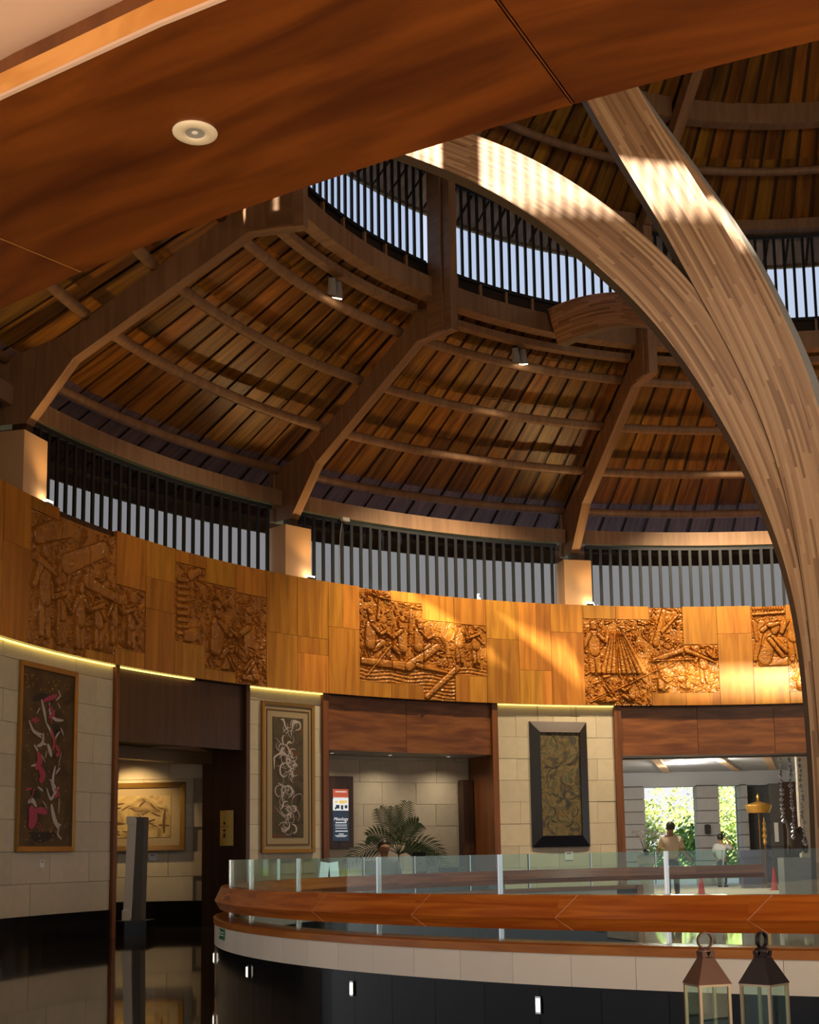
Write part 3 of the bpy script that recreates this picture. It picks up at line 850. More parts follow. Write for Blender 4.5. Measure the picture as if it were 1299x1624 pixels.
# white blocks under the rafters, with the little lamps beside them
BLAB = {0: 'lit cream block at the end of the wooden frieze, partly cut by shadow', 1: 'lit cream block on the frieze between the seated and boat reliefs', 2: 'lit cream block on the frieze over the black framed painting', 3: 'cream block hidden behind the column'}
for k in range(12):
    if k > 3 and k != 11: continue
    mb = MB(); mb.box((0, 12.42, 6.62), (.60, .54, .98))
    o = mb.build('rafter_block', 'block', None, AXIS, -rad(RAFT[k]))
    tag(o, BLAB.get(k, 'cream block beyond the picture edge'), 'block', 'cream blocks under the rafters')
    t = thing('uplight', {0: 'small bright lamp at the foot of the end block', 1: 'small bright lamp at the foot of the middle cream block', 2: 'small bright lamp at the foot of the block over the black framed painting', 3: 'small lamp hidden behind the column'}[k] if k in BLAB else 'small lamp beyond the picture edge', 'lamp', AXIS, -rad(RAFT[k] + .95), group='small lamps on the frieze ledge')
    mb = MB(); mb.box((0, 12.06, 6.155), (.12, .06, .05)); mb.build('housing', 'bar', t)
    mb = MB(); mb.box((0, 12.06, 6.19), (.15, .07, .022)); mb.build('bulb', 'lampglow', t)
    ld = bpy.data.lights.new('uplight_light', 'SPOT'); ld.energy = 85; ld.color = (1, .62, .24); ld.spot_size = rad(125); ld.spot_blend = 1; ld.shadow_soft_size = .06
    lo = bpy.data.objects.new('uplight_light', ld); col.objects.link(lo); lo.parent = t
    lo.location = (0, 11.98, 6.22); lo.rotation_euler = (rad(208), 0, 0)

# spotlights clamped under the roof, one per bay
SPOTP = {0: 200, 1: 2100, 2: 3100, 3: 2200, 11: 50, 4: 900, 10: 120, 5: 200, 6: 340, 7: 520, 8: 460, 9: 160}
for k in range(12):
    a = RAFT[k] + (17.3 if k == 0 else 14.9)
    t = thing('ceiling_spotlight', {0: 'grey twin spotlight hanging in the roof bay nearest the ceiling edge', 1: 'grey twin spotlight hanging left of the curled timber arm'}.get(k, 'unseen grey twin spotlight assumed in a roof bay'), 'spotlight', AXIS, -rad(a), group='spotlights under the lower roof')
    mb = MB(); mb.tube([(0, 9.12, 10.28), (0, 9.02, 10.10)], .018, 6); mb.build('bracket', 'bar', t)
    for sx in (-.09, .07):
        mb = MB(); mb.tube([(sx, 9.00, 10.14), (sx + .03, 9.02, 9.98), (sx + .05, 9.05, 9.90)], [.055, .07, .085], 12); mb.build('lamp_head', 'stonegrey', t, smooth=False)
    mb = MB(); mb.tube([(.118, 9.052, 9.900), (.120, 9.055, 9.894)], .078, 12); mb.build('lens', 'lampglow' if k in (0, 1) else 'white', t)
    ld = bpy.data.lights.new('spot_light', 'SPOT'); ld.energy = SPOTP[k]; ld.color = (1, .76, .46); ld.spot_size = rad(86); ld.spot_blend = .7; ld.shadow_soft_size = .15
    lo = bpy.data.objects.new('spot_light', ld); col.objects.link(lo); lo.parent = t
    lo.location = (.13, 9.06, 9.84)
    lo.rotation_euler = Vector((0, .42, -.91)).to_track_quat('-Z', 'Y').to_euler()
    if k in (5, 6, 7, 8, 9):      # added lamps on the viewer's side, turned inward to brighten the timber column
        ld.spot_size = rad(125); ld.color = (1, .84, .64)
        lo.location = (.13, 8.98, 9.86); lo.rotation_euler = Vector((0, -.88, -.47)).to_track_quat('-Z', 'Y').to_euler()

# ------------------------------------------------------------------ near ceiling: dropped wooden ring over the walkway
sof = struct('ceiling_walkway', 'polished red-brown wooden ceiling ring over the walkway', AXIS)
for a0 in -143.75 + 10.35 * np.arange(-11, 5):
    a0 = float(a0); h = 10.35 / 2 - .012
    mb = MB(); mb.arc([(12.46, 3.5), (13.43, 3.5), (13.43, 3.58), (12.46, 3.58)], -h, h, 10)
    mb.build('soffit_panel', 'soffit', sof, (0, 0, 0), -rad(a0 + 5.175))
    mb = MB(); mb.box((0, 12.945, 3.506), (.014, .96, .012)); mb.build('seam_strip', 'litwood' if abs(a0 + 143.75) < 3 else 'trim', sof, (0, 0, 0), -rad(a0))  # one seam carries its yellow lighting in the strip colour
arcobj('fascia', [(12.50, 3.58), (13.40, 3.58), (13.40, 4.12), (12.50, 4.12)], -262, -90, 'trim', sof, 60)
arcobj('edge_lip', [(13.432, 3.508), (13.446, 3.508), (13.446, 3.582), (13.432, 3.582)], -262, -90, 'litwood', sof, 60)  # warm light on this lip is put into its wood colour
arcobj('edge_highlight', [(13.436, 3.497), (13.450, 3.497), (13.450, 3.507), (13.436, 3.507)], -262, -90, 'plaster', sof, 60)  # pale strip stands for the highlight along the ceiling edge
arcobj('plaster', [(13.40, 3.675), (21.5, 3.675), (21.5, 3.72), (13.40, 3.72)], -262, -90, 'plaster', sof, 60)
arcobj('roof_sunblock', [(14.3, 3.74), (14.3, 7.42), (20.0, 15.6), (25.5, 8.2), (21.5, 7.6), (21.5, 3.74)], -262, -80, 'roofback', None, 60, kind='structure', label='unseen steep roof added behind the viewer to trim the sun')  # unseen roof added to trim the sun entering the dome
mb = MB(); mb.face([(-25, -40, .008), (30, -40, .008), (30, 3.2, .008), (-25, 3.2, .008)])
mb.build('floor_bounce', 'pavement', kind='structure', label='unseen pale paving added behind the viewer to bounce sunlight')  # unseen paving added to throw sunlight up on the near ceiling
dl = thing('downlight', 'round cream recessed downlight in the wooden ceiling', 'downlight', (-.848, 4.109, 3.5))
mb = MB(); mb.lathe([(.030, .010), (.032, -.004), (.040, -.008), (.066, -.009), (.074, -.004), (.075, .002)], 28); mb.build('rim', 'cream', dl, smooth=True)
mb = MB(); mb.lathe([(.0, -.0015), (.020, -.0015), (.033, -.004)], 24); mb.build('reflector', 'stonegrey', dl, smooth=True)
mb = MB(); mb.lathe([(.0, -.006), (.009, -.005), (.012, -.002)], 16); mb.build('bulb', 'white', dl, smooth=True)
for a in (-147.2 - 31.05, -147.2 - 20.7, -147.2 - 10.35, -147.2 + 10.35, -147.2 + 20.7):      # unseen neighbours along the ring, added and switched on to brighten the balustrade
    t = thing('downlight', 'added cream recessed downlight of the ceiling ring out of the picture', 'downlight', pol(12.945, a, 3.5), group='added downlights of the walkway ceiling out of the picture')
    mb = MB(); mb.lathe([(.030, .010), (.032, -.004), (.040, -.008), (.066, -.009), (.074, -.004), (.075, .002)], 20); mb.build('rim', 'cream', t, smooth=True)
    mb = MB(); mb.lathe([(.0, -.002), (.030, -.001)], 16); mb.build('bulb', 'lampglow', t)
    ld = bpy.data.lights.new('added_downlight', 'SPOT'); ld.energy = 150 if a < -150 else (80 if a < -130 else 30); ld.color = (1, .86, .66); ld.spot_size = rad(150); ld.spot_blend = .8; ld.shadow_soft_size = .06
    lo = bpy.data.objects.new('added_downlight', ld); col.objects.link(lo); lo.parent = t; lo.location = (0, 0, -.02)

# ------------------------------------------------------------------ round balustrade
RC = (5.17, 13.43, 0); RR = 7.54
bal = thing('balustrade', 'round balustrade of black granite, white tile, red-brown rail and glass', 'balustrade', RC)
B0, B1 = -230.0, -20.1
core = MB(); core.arc([(RR - .02, 0), (RR - .02, .56), (RR - .16, .56), (RR - .16, 0)], B0, B1, 120); core.build('base_core', 'darkwood', bal)
ST = 3.06
def ring_pieces(name, mat, phase, z0, z1, r, t, gap):
    h = ST / 2 - math.degrees(gap / r)
    mb = MB(); mb.arc([(r, z0), (r, z1), (r - t, z1), (r - t, z0)], -h, h, 3)
    me = mb.mesh(name, mat)
    mb2 = MB(); mb2.arc([(RR - .20, z0), (RR - .20, z1), (RR - .16, z1), (RR - .16, z0)], -h, h, 2); me2 = mb2.mesh(name, mat)
    a = phase
    while a - ST > B0: a -= ST
    while a + ST < B1:
        link(name, me, bal, (0, 0, 0), -rad(a + ST / 2))
        if a > -130 and a < 0: link(name, me2, bal, (0, 0, 0), -rad(a + ST / 2))
        a += ST
ring_pieces('granite_panel', 'blackgranite', -134.7, .0, .366, RR, .03, .0015)
ring_pieces('white_tile', 'whitetile', -133.3, .372, .549, RR + .004, .03, .0015)
mb = MB(); mb.arc([(RR + .008, .36), (RR + .008, .374), (RR - .02, .374), (RR - .02, .36)], B0, B1, 120); mb.build('granite_cap', 'blackgranite', bal)
mb = MB(); mb.arc([(RR + .012, .549), (RR + .016, .595), (RR - .01, .604), (RR - .22, .604), (RR - .22, .549)], B0, B1, 140); mb.build('ledge', 'ledgewood', bal)
mb = MB(); mb.arc([(RR - .19, .56), (RR - .19, .604), (RR - .24, .604), (RR - .24, .0)], B1 - .5, B1 + .3, 2); mb.build('end_post', 'rail', bal)
SP = 8.6
k = 0
a = -141.75 - SP * 10
J = []
while a < -4.2:
    a2 = min(a + SP, -4.2)
    if a2 - a > .3:
        h = (a2 - a) / 2 - .001
        mb = MB(); mb.arc([(RR - .055, .868), (RR + .004, .743), (RR - .035, .675), (RR - .20, .675), (RR - .235, .743), (RR - .185, .868)], -h, h, 8)
        mb.build('rail_segment', 'rail', bal, (0, 0, 0), -rad((a + a2) / 2))
    J.append(a)
    a = a2
for a in J:
    P = lambda r, t, z: (r * math.sin(rad(t)), r * math.cos(rad(t)), z)
    if a < -118 or a > -60:
        mb = MB(); mb.tube([P(RR - .054, a - .9, .868), P(RR + .005, a, .743), P(RR - .034, a - .7, .675)], .0026, 5); mb.build('rail_joint', 'railjoint', bal)
st_me = MB(); st_me.box((0, RR - .125, .85), (.014, .030, .50)); st_me = st_me.mesh('stanchion', 'steel')
gp = MB(); h = SP / 2 - .12; gp.arc([(RR - .118, .604), (RR - .118, 1.10), (RR - .130, 1.10), (RR - .130, .604)], -h, h, 6); gp = gp.mesh('glass_pane', 'glass')
a = -138.02 - 8.6 * 10
while a < -6:
    link('stanchion', st_me, bal, (0, 0, 0), -rad(a))
    if a + SP < -3: link('glass_pane', gp, bal, (0, 0, 0), -rad(a + SP / 2))
    a += SP
fl2 = MB(); fl2.arc([(RR - .16, .0), (RR - .16, .012), (.01, .012), (.01, .0)], -180, 180, 60, caps=False)
# step lights in the granite
STEPL = {-115.5: 'small recessed step light in the black granite below the green sign', -128.5: 'small recessed step light in the black granite near the second rail joint', -140.8: 'small recessed step light in the black granite nearest the lanterns', -103.3: 'small recessed step light at the curved end of the black granite'}
for a, lab in STEPL.items():
    t = thing('step_light', lab, 'light', RC, -rad(a), group='step lights in the granite base')
    mb = MB(); mb.box((0, RR + .014, .265), (.036, .006, .095)); mb.build('bezel', 'steel', t)
    mb = MB(); mb.box((0, RR + .019, .265), (.022, .004, .072)); mb.build('lens', 'steplamp', t)
es = thing('exit_sign', 'small green sign on the white tiles at the end of the balustrade', 'sign', RC, -rad(-108.1))
mb = MB(); mb.box((0, RR + .008, .497), (.30, .008, .085)); mb.build('plate', 'green', es)
mb = MB()
mb.box((-.03, RR + .0135, .512), (.16, .003, .008)); mb.box((-.03, RR + .0135, .490), (.16, .003, .008))
mb.box((.105, RR + .0135, .500), (.018, .003, .04)); mb.box((.105, RR + .0135, .526), (.016, .003, .012)); mb.box((.125, RR + .0135, .478), (.03, .003, .008))
mb.build('lettering', 'white', es)

# ------------------------------------------------------------------ laminated timber tree
ARM_L = [[-2.55,10.22,-2.50,10.60,15.0],[-1.85,10.02,-1.25,10.33,15.0],[-1.17,9.78,-0.56,10.07,15.0],[-0.73,9.59,-0.09,9.91,15.0],[-0.28,9.41,0.36,9.74,15.0],[0.16,9.22,0.81,9.54,15.0],[0.58,8.98,1.23,9.3,15.0],[1.04,8.66,1.69,8.97,15.0],[1.41,8.35,2.07,8.65,15.0],[1.76,8.02,2.42,8.32,15.0],[2.1,7.68,2.74,7.96,15.0],[2.4,7.31,3.02,7.57,15.0],[2.72,6.85,3.29,7.07,15.0],[2.95,6.44,3.48,6.62,15.0],[3.17,6.02,3.65,6.17,15.0],[3.37,5.59,3.78,5.72,15.0],[3.54,5.16,3.89,5.25,15.0],[3.71,4.64,3.98,4.71,15.0],[3.82,4.2,4.04,4.24,15.0],[3.89,3.74,4.07,3.78,15.0],[3.93,3.29,4.1,3.32,15.0],[3.95,2.84,4.11,2.86,15.0],[3.96,2.31,4.13,2.33,15.0],[3.96,1.86,4.13,1.88,15.0],[3.95,1.42,4.14,1.43,15.0],[3.94,0.98,4.14,0.99,15.0],[3.93,0.54,4.13,0.55,15.0],[3.92,0.0,4.12,0.0,15.0]]
ARM_M = [[0.1,14.2,.65,14.4,14.98],[0.62,12.8,1.2,12.95,14.98],[1.31,11.0,1.9,11.11,14.98],[1.5,10.55,2.12,10.68,14.98],[1.7,10.11,2.34,10.25,14.98],[1.91,9.68,2.56,9.82,14.98],[2.13,9.26,2.78,9.4,14.98],[2.39,8.77,3.04,8.92,14.98],[2.61,8.36,3.27,8.51,14.98],[2.83,7.96,3.47,8.09,14.98],[3.05,7.55,3.65,7.66,14.98],[3.25,7.14,3.81,7.23,14.98],[3.46,6.65,3.96,6.72,14.98],[3.62,6.23,4.08,6.28,14.98],[3.76,5.8,4.17,5.84,14.98],[3.86,5.37,4.23,5.39,14.98],[3.94,4.93,4.29,4.95,14.98],[4.01,4.42,4.33,4.43,14.98],[4.05,3.98,4.36,3.99,14.98],[4.08,3.55,4.37,3.55,14.98],[4.1,3.11,4.38,3.12,14.98],[4.11,2.68,4.39,2.69,14.98],[4.12,2.19,4.39,2.19,14.98],[4.13,1.76,4.39,1.76,14.98],[4.13,1.34,4.38,1.34,14.98],[4.13,0.93,4.37,0.93,14.98],[4.12,0.52,4.36,0.51,14.98],[4.11,0.0,4.35,0.0,14.98]]
ARM_R = [[0.6,12.6,1.1,12.8,15.46],[1.2,11.5,1.7,11.68,15.45],[1.79,10.51,2.29,10.69,15.45],[2.06,10.09,2.56,10.26,15.45],[2.33,9.67,2.83,9.83,15.44],[2.59,9.25,3.09,9.41,15.44],[2.85,8.84,3.35,8.99,15.43],[3.12,8.34,3.63,8.49,15.43],[3.33,7.9,3.83,8.04,15.42],[3.52,7.46,4.02,7.59,15.42],[3.69,7.01,4.19,7.14,15.42],[3.84,6.56,4.33,6.68,15.41],[4.01,6.04,4.45,6.13,15.41],[4.13,5.59,4.53,5.66,15.4],[4.21,5.13,4.58,5.19,15.4],[4.25,4.67,4.62,4.72,15.39],[4.27,4.13,4.64,4.18,15.39],[4.28,3.68,4.65,3.71,15.38],[4.29,3.22,4.66,3.25,15.38],[4.29,2.77,4.66,2.8,15.38],[4.29,2.33,4.66,2.35,15.37],[4.29,1.81,4.65,1.83,15.37],[4.28,1.37,4.64,1.38,15.36],[4.26,0.94,4.62,0.94,15.36],[4.25,0.51,4.61,0.51,15.35],[4.23,0.0,4.59,0.0,15.35]]
ARM_C = [[1.85,10.05,1.68,10.72,22.5],[2.04,9.95,1.87,10.6,21.96],[2.22,9.83,2.07,10.45,21.43],[2.39,9.67,2.25,10.26,20.87],[2.59,9.48,2.46,10.04,20.29],[2.74,9.25,2.62,9.79,19.72],[2.88,8.97,2.76,9.52,19.14],[3.02,8.64,2.92,9.2,18.56],[3.09,8.28,3.01,8.86,17.99],[3.13,7.91,3.09,8.5,17.41],[3.15,7.54,3.14,8.15,16.87],[3.19,7.18,3.21,7.79,16.42],[3.2,6.85,3.24,7.47,15.96],[3.24,6.6,3.3,7.22,15.71],[3.3,6.34,3.37,6.95,15.48],[3.35,6.13,3.43,6.75,15.34],[3.42,5.96,3.52,6.58,15.32],[3.51,5.77,3.62,6.4,15.3]]
for q in ARM_M:
    if q[1] < 8.05: q[0] -= .07                      # the steep arm laps over the sweeping one below the fork
def smooth_rows(T, n):
    A = np.array(T); d = np.r_[0, np.cumsum(np.hypot(np.diff(A[:, 0]), np.diff(A[:, 1])))]
    t = np.linspace(0, d[-1], n)
    out = np.stack([np.interp(t, d, A[:, i]) for i in range(5)], 1)
    for _ in range(5):
        o2 = out.copy(); o2[1:-1] = (out[:-2] + 2 * out[1:-1] + out[2:]) / 4; out = o2
    return out
def arm(name, T, back, m_side_l, m_side_r, parent, label=None, chamfer=None, n=70, taper=1.0):
    """glued timber arm: front face between two edge curves, a back face set off by vector back, and two side faces"""
    A = smooth_rows(T, n)
    mb = MB(); v = 0
    bv = Vector(back)
    for i in range(n - 1):
        a, b_ = A[i], A[i + 1]
        p = [Vector((q[0], q[4], q[1])) for q in (a, b_)]; r = [Vector((q[2], q[4], q[3])) for q in (a, b_)]
        w0, w1 = (p[0] - r[0]).length, (p[1] - r[1]).length
        dv = ((p[0] + r[0]) / 2 - (p[1] + r[1]) / 2).length
        pb = [q + bv for q in p]; rb = [q + bv for q in r]
        if chamfer:
            cf = Vector(chamfer)
            rb = [q + bv + cf for q in r]
        mb.face([p[0], p[1], r[1], r[0]], [(-w0 / 2, v), (-w1 / 2, v + dv), (w1 / 2, v + dv), (w0 / 2, v)], 0)
        mb.face([pb[0], rb[0], rb[1], pb[1]], [(-w0 / 2, v), (w0 / 2, v), (w1 / 2, v + dv), (-w1 / 2, v + dv)], 0)
        mb.face([p[0], pb[0], pb[1], p[1]], [(0, v), (bv.length, v), (bv.length, v + dv), (0, v + dv)], m_side_l)
        mb.face([r[0], r[1], rb[1], rb[0]], [(0, v), (0, v + dv), (bv.length, v + dv), (bv.length, v)], m_side_r)
        v += dv
    for q, rev in ((A[0], 1), (A[-1], 0)):
        p = Vector((q[0], q[4], q[1])); r = Vector((q[2], q[4], q[3]))
        f = [p, r, r + bv, p + bv]
        mb.face(f if rev else f[::-1], None, 1)
    o = mb.build(name, ['laminated', 'laminateside', 'laminategrey'], parent)
    if label: o['label'] = label
    return o
TB = Vector((4.15, 15.1, 0))
tree = thing('timber_column', 'tall branching column of glued timber strips sweeping up into the roof', 'column', TB)
for nm, T, back, l_, r_, lab, ch in (
        ('sweeping_arm', ARM_L, (0, .22, 0), 1, 1, 'long timber arm arching towards the ceiling edge', None),
        ('upright_arm', ARM_M, (0, .20, 0), 1, 1, 'steep timber arm', None),
        ('rear_arm', ARM_R, (0, .10, 0), 1, 2, 'rear timber arm with a grey edge', (.19, .10, -.06)),
        ('curled_arm', ARM_C, (.16, .16, .02), 1, 1, 'short curled timber arm resting on the ring beam', None)):
    o = arm(nm, T, back, l_, r_, tree, lab, ch)
    o.location = -TB

# ------------------------------------------------------------------ pictures
def frame_boards(root, W, H, inner, depth, lip, mats, zc=0, y0=0):
    """four mitred frame boards, bevelled from the outer edge down (or up) to the opening"""
    w, h = W / 2, H / 2; a, b_ = inner[0] / 2, inner[1] / 2
    O = [(-w, -h), (w, -h), (w, h), (-w, h)]; I = [(-a, -b_), (a, -b_), (a, b_), (-a, b_)]
    for k, (nm, mt_) in enumerate(zip(('frame_bottom', 'frame_side', 'frame_top', 'frame_side'), mats)):
        j = (k + 1) % 4
        mb = MB()
        o0, o1, i1, i0 = O[k], O[j], I[j], I[k]
        F_ = lambda p, y: (p[0], y, p[1] + zc)
        fo, fi = y0 - depth, y0 - lip
        mb.face([F_(o0, fo), F_(o1, fo), F_(i1, fi), F_(i0, fi)])
        mb.face([F_(o0, y0), F_(i0, y0), F_(i1, y0), F_(o1, y0)])
        mb.face([F_(o0, fo), F_(o0, y0), F_(o1, y0), F_(o1, fo)])
        mb.face([F_(i0, fi), F_(i1, fi), F_(i1, y0), F_(i0, y0)])
        mb.face([F_(o0, fo), F_(i0, fi), F_(i0, y0), F_(o0, y0)])
        mb.face([F_(o1, fo), F_(o1, y0), F_(i1, y0), F_(i1, fi)])
        mb.build(nm, mt_, root)
def canvas(root, W, H, mat, zc, y, name='canvas'):
    mb = MB(); mb.box((0, y, zc), (W, .012, H)); return mb.build(name, mat, root)
def strokes(root, name, mat, lines, y, seed=0):
    """raised brush strokes: tapered ribbons a few millimetres proud of the canvas"""
    mb = MB(); rg = random.Random(seed)
    for pts, w in lines:
        P = [Vector((p[0], 0, p[1])) for p in pts]
        # Catmull-Rom
        Q = []
        for i in range(len(P) - 1):
            p0, p1, p2, p3 = P[max(i - 1, 0)], P[i], P[i + 1], P[min(i + 2, len(P) - 1)]
            for s in range(6):
                t = s / 6
                Q.append(.5 * ((2 * p1) + (p2 - p0) * t + (2 * p0 - 5 * p1 + 4 * p2 - p3) * t * t + (3 * p1 - p0 - 3 * p2 + p3) * t ** 3))
        Q.append(P[-1])
        n = len(Q); L, R_ = [], []
        dy = y - rg.uniform(.0005, .003)
        for i, q in enumerate(Q):
            t = (Q[min(i + 1, n - 1)] - Q[max(i - 1, 0)])
            nn = Vector((-t.z, 0, t.x)).normalized() if t.length > 1e-6 else Vector((1, 0, 0))
            ww = w * (.25 + .75 * math.sin(math.pi * (i + .6) / (n + .2))) / 2
            L.append(q + nn * ww + Vector((0, dy, 0))); R_.append(q - nn * ww + Vector((0, dy, 0)))
        for i in range(n - 1):
            mb.face([L[i], R_[i], R_[i + 1], L[i + 1]])
    return mb.build(name, mat, root, kind='stuff')

# pink and white painting
th = -74.5
p1 = thing('painting', 'tall gold framed painting with pink and white brush strokes', 'painting', pol(R_PIER - .006, th, 0), -rad(th), group='tall paintings on the stone walls')
W, H, zc = 1.42, 2.58, 2.555
frame_boards(p1, W, H, (W - .14, H - .14), .06, .05, ['goldframe'] * 4, zc)
canvas(p1, W - .12, H - .12, 'canvasbrown', zc, -.02)
def zp(u, v): return ((u - .5) * (W - .14), zc + (.5 - v) * (H - .14))
pk = [([zp(.38, .18), zp(.55, .15), zp(.66, .13)], .07), ([zp(.5, .2), zp(.6, .24), zp(.5, .27)], .06), ([zp(.3, .47), zp(.36, .52), zp(.28, .57)], .12), ([zp(.33, .55), zp(.42, .6), zp(.36, .64)], .13),
      ([zp(.2, .78), zp(.26, .84), zp(.2, .9)], .2), ([zp(.3, .8), zp(.42, .80), zp(.52, .81)], .10), ([zp(.66, .42), zp(.72, .46), zp(.66, .48)], .09), ([zp(.68, .66), zp(.72, .70), zp(.64, .72)], .06), ([zp(.55, .33), zp(.62, .4), zp(.6, .45)], .07)]
pw = [([zp(.36, .17), zp(.42, .24), zp(.46, .30)], .06), ([zp(.5, .22), zp(.62, .27), zp(.8, .27)], .05), ([zp(.14, .30), zp(.24, .36), zp(.4, .37), ], .05), ([zp(.42, .36), zp(.40, .42), zp(.3, .44)], .055), ([zp(.46, .30), zp(.58, .36), zp(.62, .42)], .06), ([zp(.5, .42), zp(.55, .46), zp(.58, .49)], .08),
      ([zp(.2, .555), zp(.32, .55), zp(.44, .6)], .04), ([zp(.66, .54), zp(.62, .62), zp(.66, .70)], .06), ([zp(.5, .67), zp(.58, .73), zp(.66, .70), zp(.74, .66)], .05), ([zp(.16, .76), zp(.24, .745), zp(.32, .78)], .07), ([zp(.6, .76), zp(.66, .84), zp(.76, .90)], .09), ([zp(.76, .90), zp(.74, .93), zp(.82, .96)], .035), ([zp(.64, .16), zp(.72, .13), zp(.68, .10)], .03)]
rg = random.Random(14)
for _ in range(26):
    u, v, a = rg.uniform(.22, .78), rg.uniform(.1, .92), rg.uniform(0, 3.1); l_ = rg.uniform(.08, .2)
    (pk if rg.random() < .35 else pw).append(([zp(u, v), zp(u + l_ * math.cos(a) * .6, v + .25 * l_ * math.sin(a)), zp(u + l_ * math.cos(a), v + .5 * l_ * math.sin(a))], rg.uniform(.015, .045)))
dk = [([zp(.2, .18), zp(.4, .155), zp(.6, .17)], .12), ([zp(.6, .31), zp(.7, .33), zp(.64, .36)], .12), ([zp(.2, .7), zp(.3, .71), zp(.4, .72)], .12), ([zp(.2, .93), zp(.4, .95), zp(.7, .93)], .14)]
sp_ = []
rg = random.Random(4)
for _ in range(120):
    u = rg.choice((rg.uniform(.05, .3), rg.uniform(.6, .95), rg.uniform(.3, .7))); v = rg.choice((rg.uniform(.04, .12), rg.uniform(.86, .97), rg.uniform(.1, .9)))
    sp_.append(([zp(u, v), zp(u + rg.uniform(-.04, .04), v + rg.uniform(-.012, .012))], .014))
strokes(p1, 'dark_strokes', 'darkpaint', dk, -.0265, 1); strokes(p1, 'pale_strokes', 'palepaint', pw, -.0295, 2)
strokes(p1, 'pink_strokes', 'pinkpaint', pk, -.033, 3); strokes(p1, 'paint_flecks', 'goldframe', sp_, -.0272, 4)

# swirl painting
th = -47.65
p2 = thing('painting', 'tall painting of white swirling lines in a wide tan mat and gold frame', 'painting', pol(R_PIER - .006, th, 0), -rad(th), group='tall paintings on the stone walls')
W, H, zc = 1.20, 2.63, 2.52
frame_boards(p2, W, H, (W - .12, H - .12), .065, .05, ['goldframe'] * 4, zc)
canvas(p2, W - .10, H - .10, 'mat', zc, -.022, 'mat_board')
frame_boards(p2, W - .22, H - .26, (W - .27, H - .31), .034, .032, ['golddark'] * 4, zc, -.002)
canvas(p2, .70, 2.10, 'canvasolive', zc, -.029)
def zq(u, v): return ((u - .5) * .68, zc + (.5 - v) * 2.08)
rg = random.Random(9); sw = []
for c in range(84):
    cv = rg.uniform(.03, .95); cu = .5 + .12 * math.sin(cv * 17) + rg.uniform(-.12, .12)
    a = rg.uniform(0, 6.28); turn = rg.choice((-1, 1)) * rg.uniform(.35, .95); st_ = rg.uniform(.05, .13); pts = []
    for i in range(rg.randint(4, 7)):
        pts.append(zq(min(.97, max(.03, cu)), min(.985, max(.015, cv))))
        cu += st_ * math.cos(a); cv += .33 * st_ * math.sin(a); a += turn; turn += rg.uniform(-.35, .35)
    sw.append((pts, rg.choice((.010, .014, .02, .034))))
sw.append(([zq(.62, .10), zq(.72, .04), zq(.88, .03), zq(.9, .08), zq(.74, .10)], .03))
strokes(p2, 'white_strokes', 'palepaint', sw, -.0365, 5)

# black framed painting
th = -18.9
p3 = thing('painting', 'tall murky abstract painting in a wide sloping black frame', 'painting', pol(R_PIER - .006, th, 0), -rad(th), group='tall paintings on the stone walls')
W, H, zc = 1.24, 2.50, 2.475
frame_boards(p3, W, H, (.86, 2.06), .05, .13, ['blueblack', 'frameblack', 'frametop', 'frameblack'], zc)
canvas(p3, .90, 2.10, 'canvasmurk', zc, -.09)
def zr(u, v): return ((u - .5) * .84, zc + (.5 - v) * 2.04)
rg = random.Random(21); bs = []
for c in range(26):
    u, v = rg.uniform(.15, .85), rg.uniform(.03, .95); a = rg.uniform(0, 6.28); r0 = rg.uniform(.08, .26)
    bs.append(([zr(min(.98, max(.02, u + r0 * math.cos(a + i * .7))), min(.98, max(.02, v + .4 * r0 * math.sin(a + i * .7)))) for i in range(4)], rg.uniform(.012, .035)))
strokes(p3, 'dark_strokes', 'darkpaint', bs, -.0965, 6)
for sx in (-.42, .42):
    mb = MB(); mb.tube([(sx, -.02, zc + 1.25), (sx, -.012, 4.04)], .003, 5); mb.build('hanging_wire', 'bar', p3)

# corridor painting, a sheet of parchment colours
p4 = thing('painting', 'wide gold framed ink landscape lit by a lamp in the corridor', 'painting', (-5.86, 23.695, 0))
W, H, zc = 1.84, 1.20, 1.89
frame_boards(p4, W, H, (W - .18, H - .18), .10, .07, ['golddark', 'goldframe', 'goldframe', 'goldframe'], zc)
canvas(p4, W - .16, H - .16, 'mat', zc, -.03, 'mat_board')
canvas(p4, W - .52, H - .46, 'parchment', zc, -.037)
rg = random.Random(31); ik = []
for c in range(30):
    u, v = rg.uniform(-.55, .45), zc + rg.uniform(-.25, .25); a = rg.uniform(-1, 1)
    ik.append(([(u, v), (u + .09 * math.cos(a), v + .08 * math.sin(a)), (u + .2 * math.cos(a), v + .14 * math.sin(a))], rg.uniform(.01, .04)))
ik.append(([(.55, zc - .3), (.54, zc - .1), (.56, zc + .12)], .05))
strokes(p4, 'ink_strokes', 'inkbrown', ik, -.0445, 7)
pl = thing('picture_spotlight', 'small spotlight on the corridor ceiling over the ink landscape', 'spotlight', (-6.0, 22.75, 2.95))
mb = MB(); mb.tube([(0, 0, 0), (0, .05, -.10), (0, .09, -.17)], [.03, .045, .05], 12); mb.build('lamp_head', 'bar', pl)
ld = bpy.data.lights.new('picture_light', 'SPOT'); ld.energy = 75; ld.color = (1, .66, .28); ld.spot_size = rad(95); ld.spot_blend = .8; ld.shadow_soft_size = .04
lo = bpy.data.objects.new('picture_light', ld); col.objects.link(lo); lo.parent = pl; lo.location = (0, .11, -.2); lo.rotation_euler = Vector((.15, .9, -.85)).to_track_quat('-Z', 'Y').to_euler()

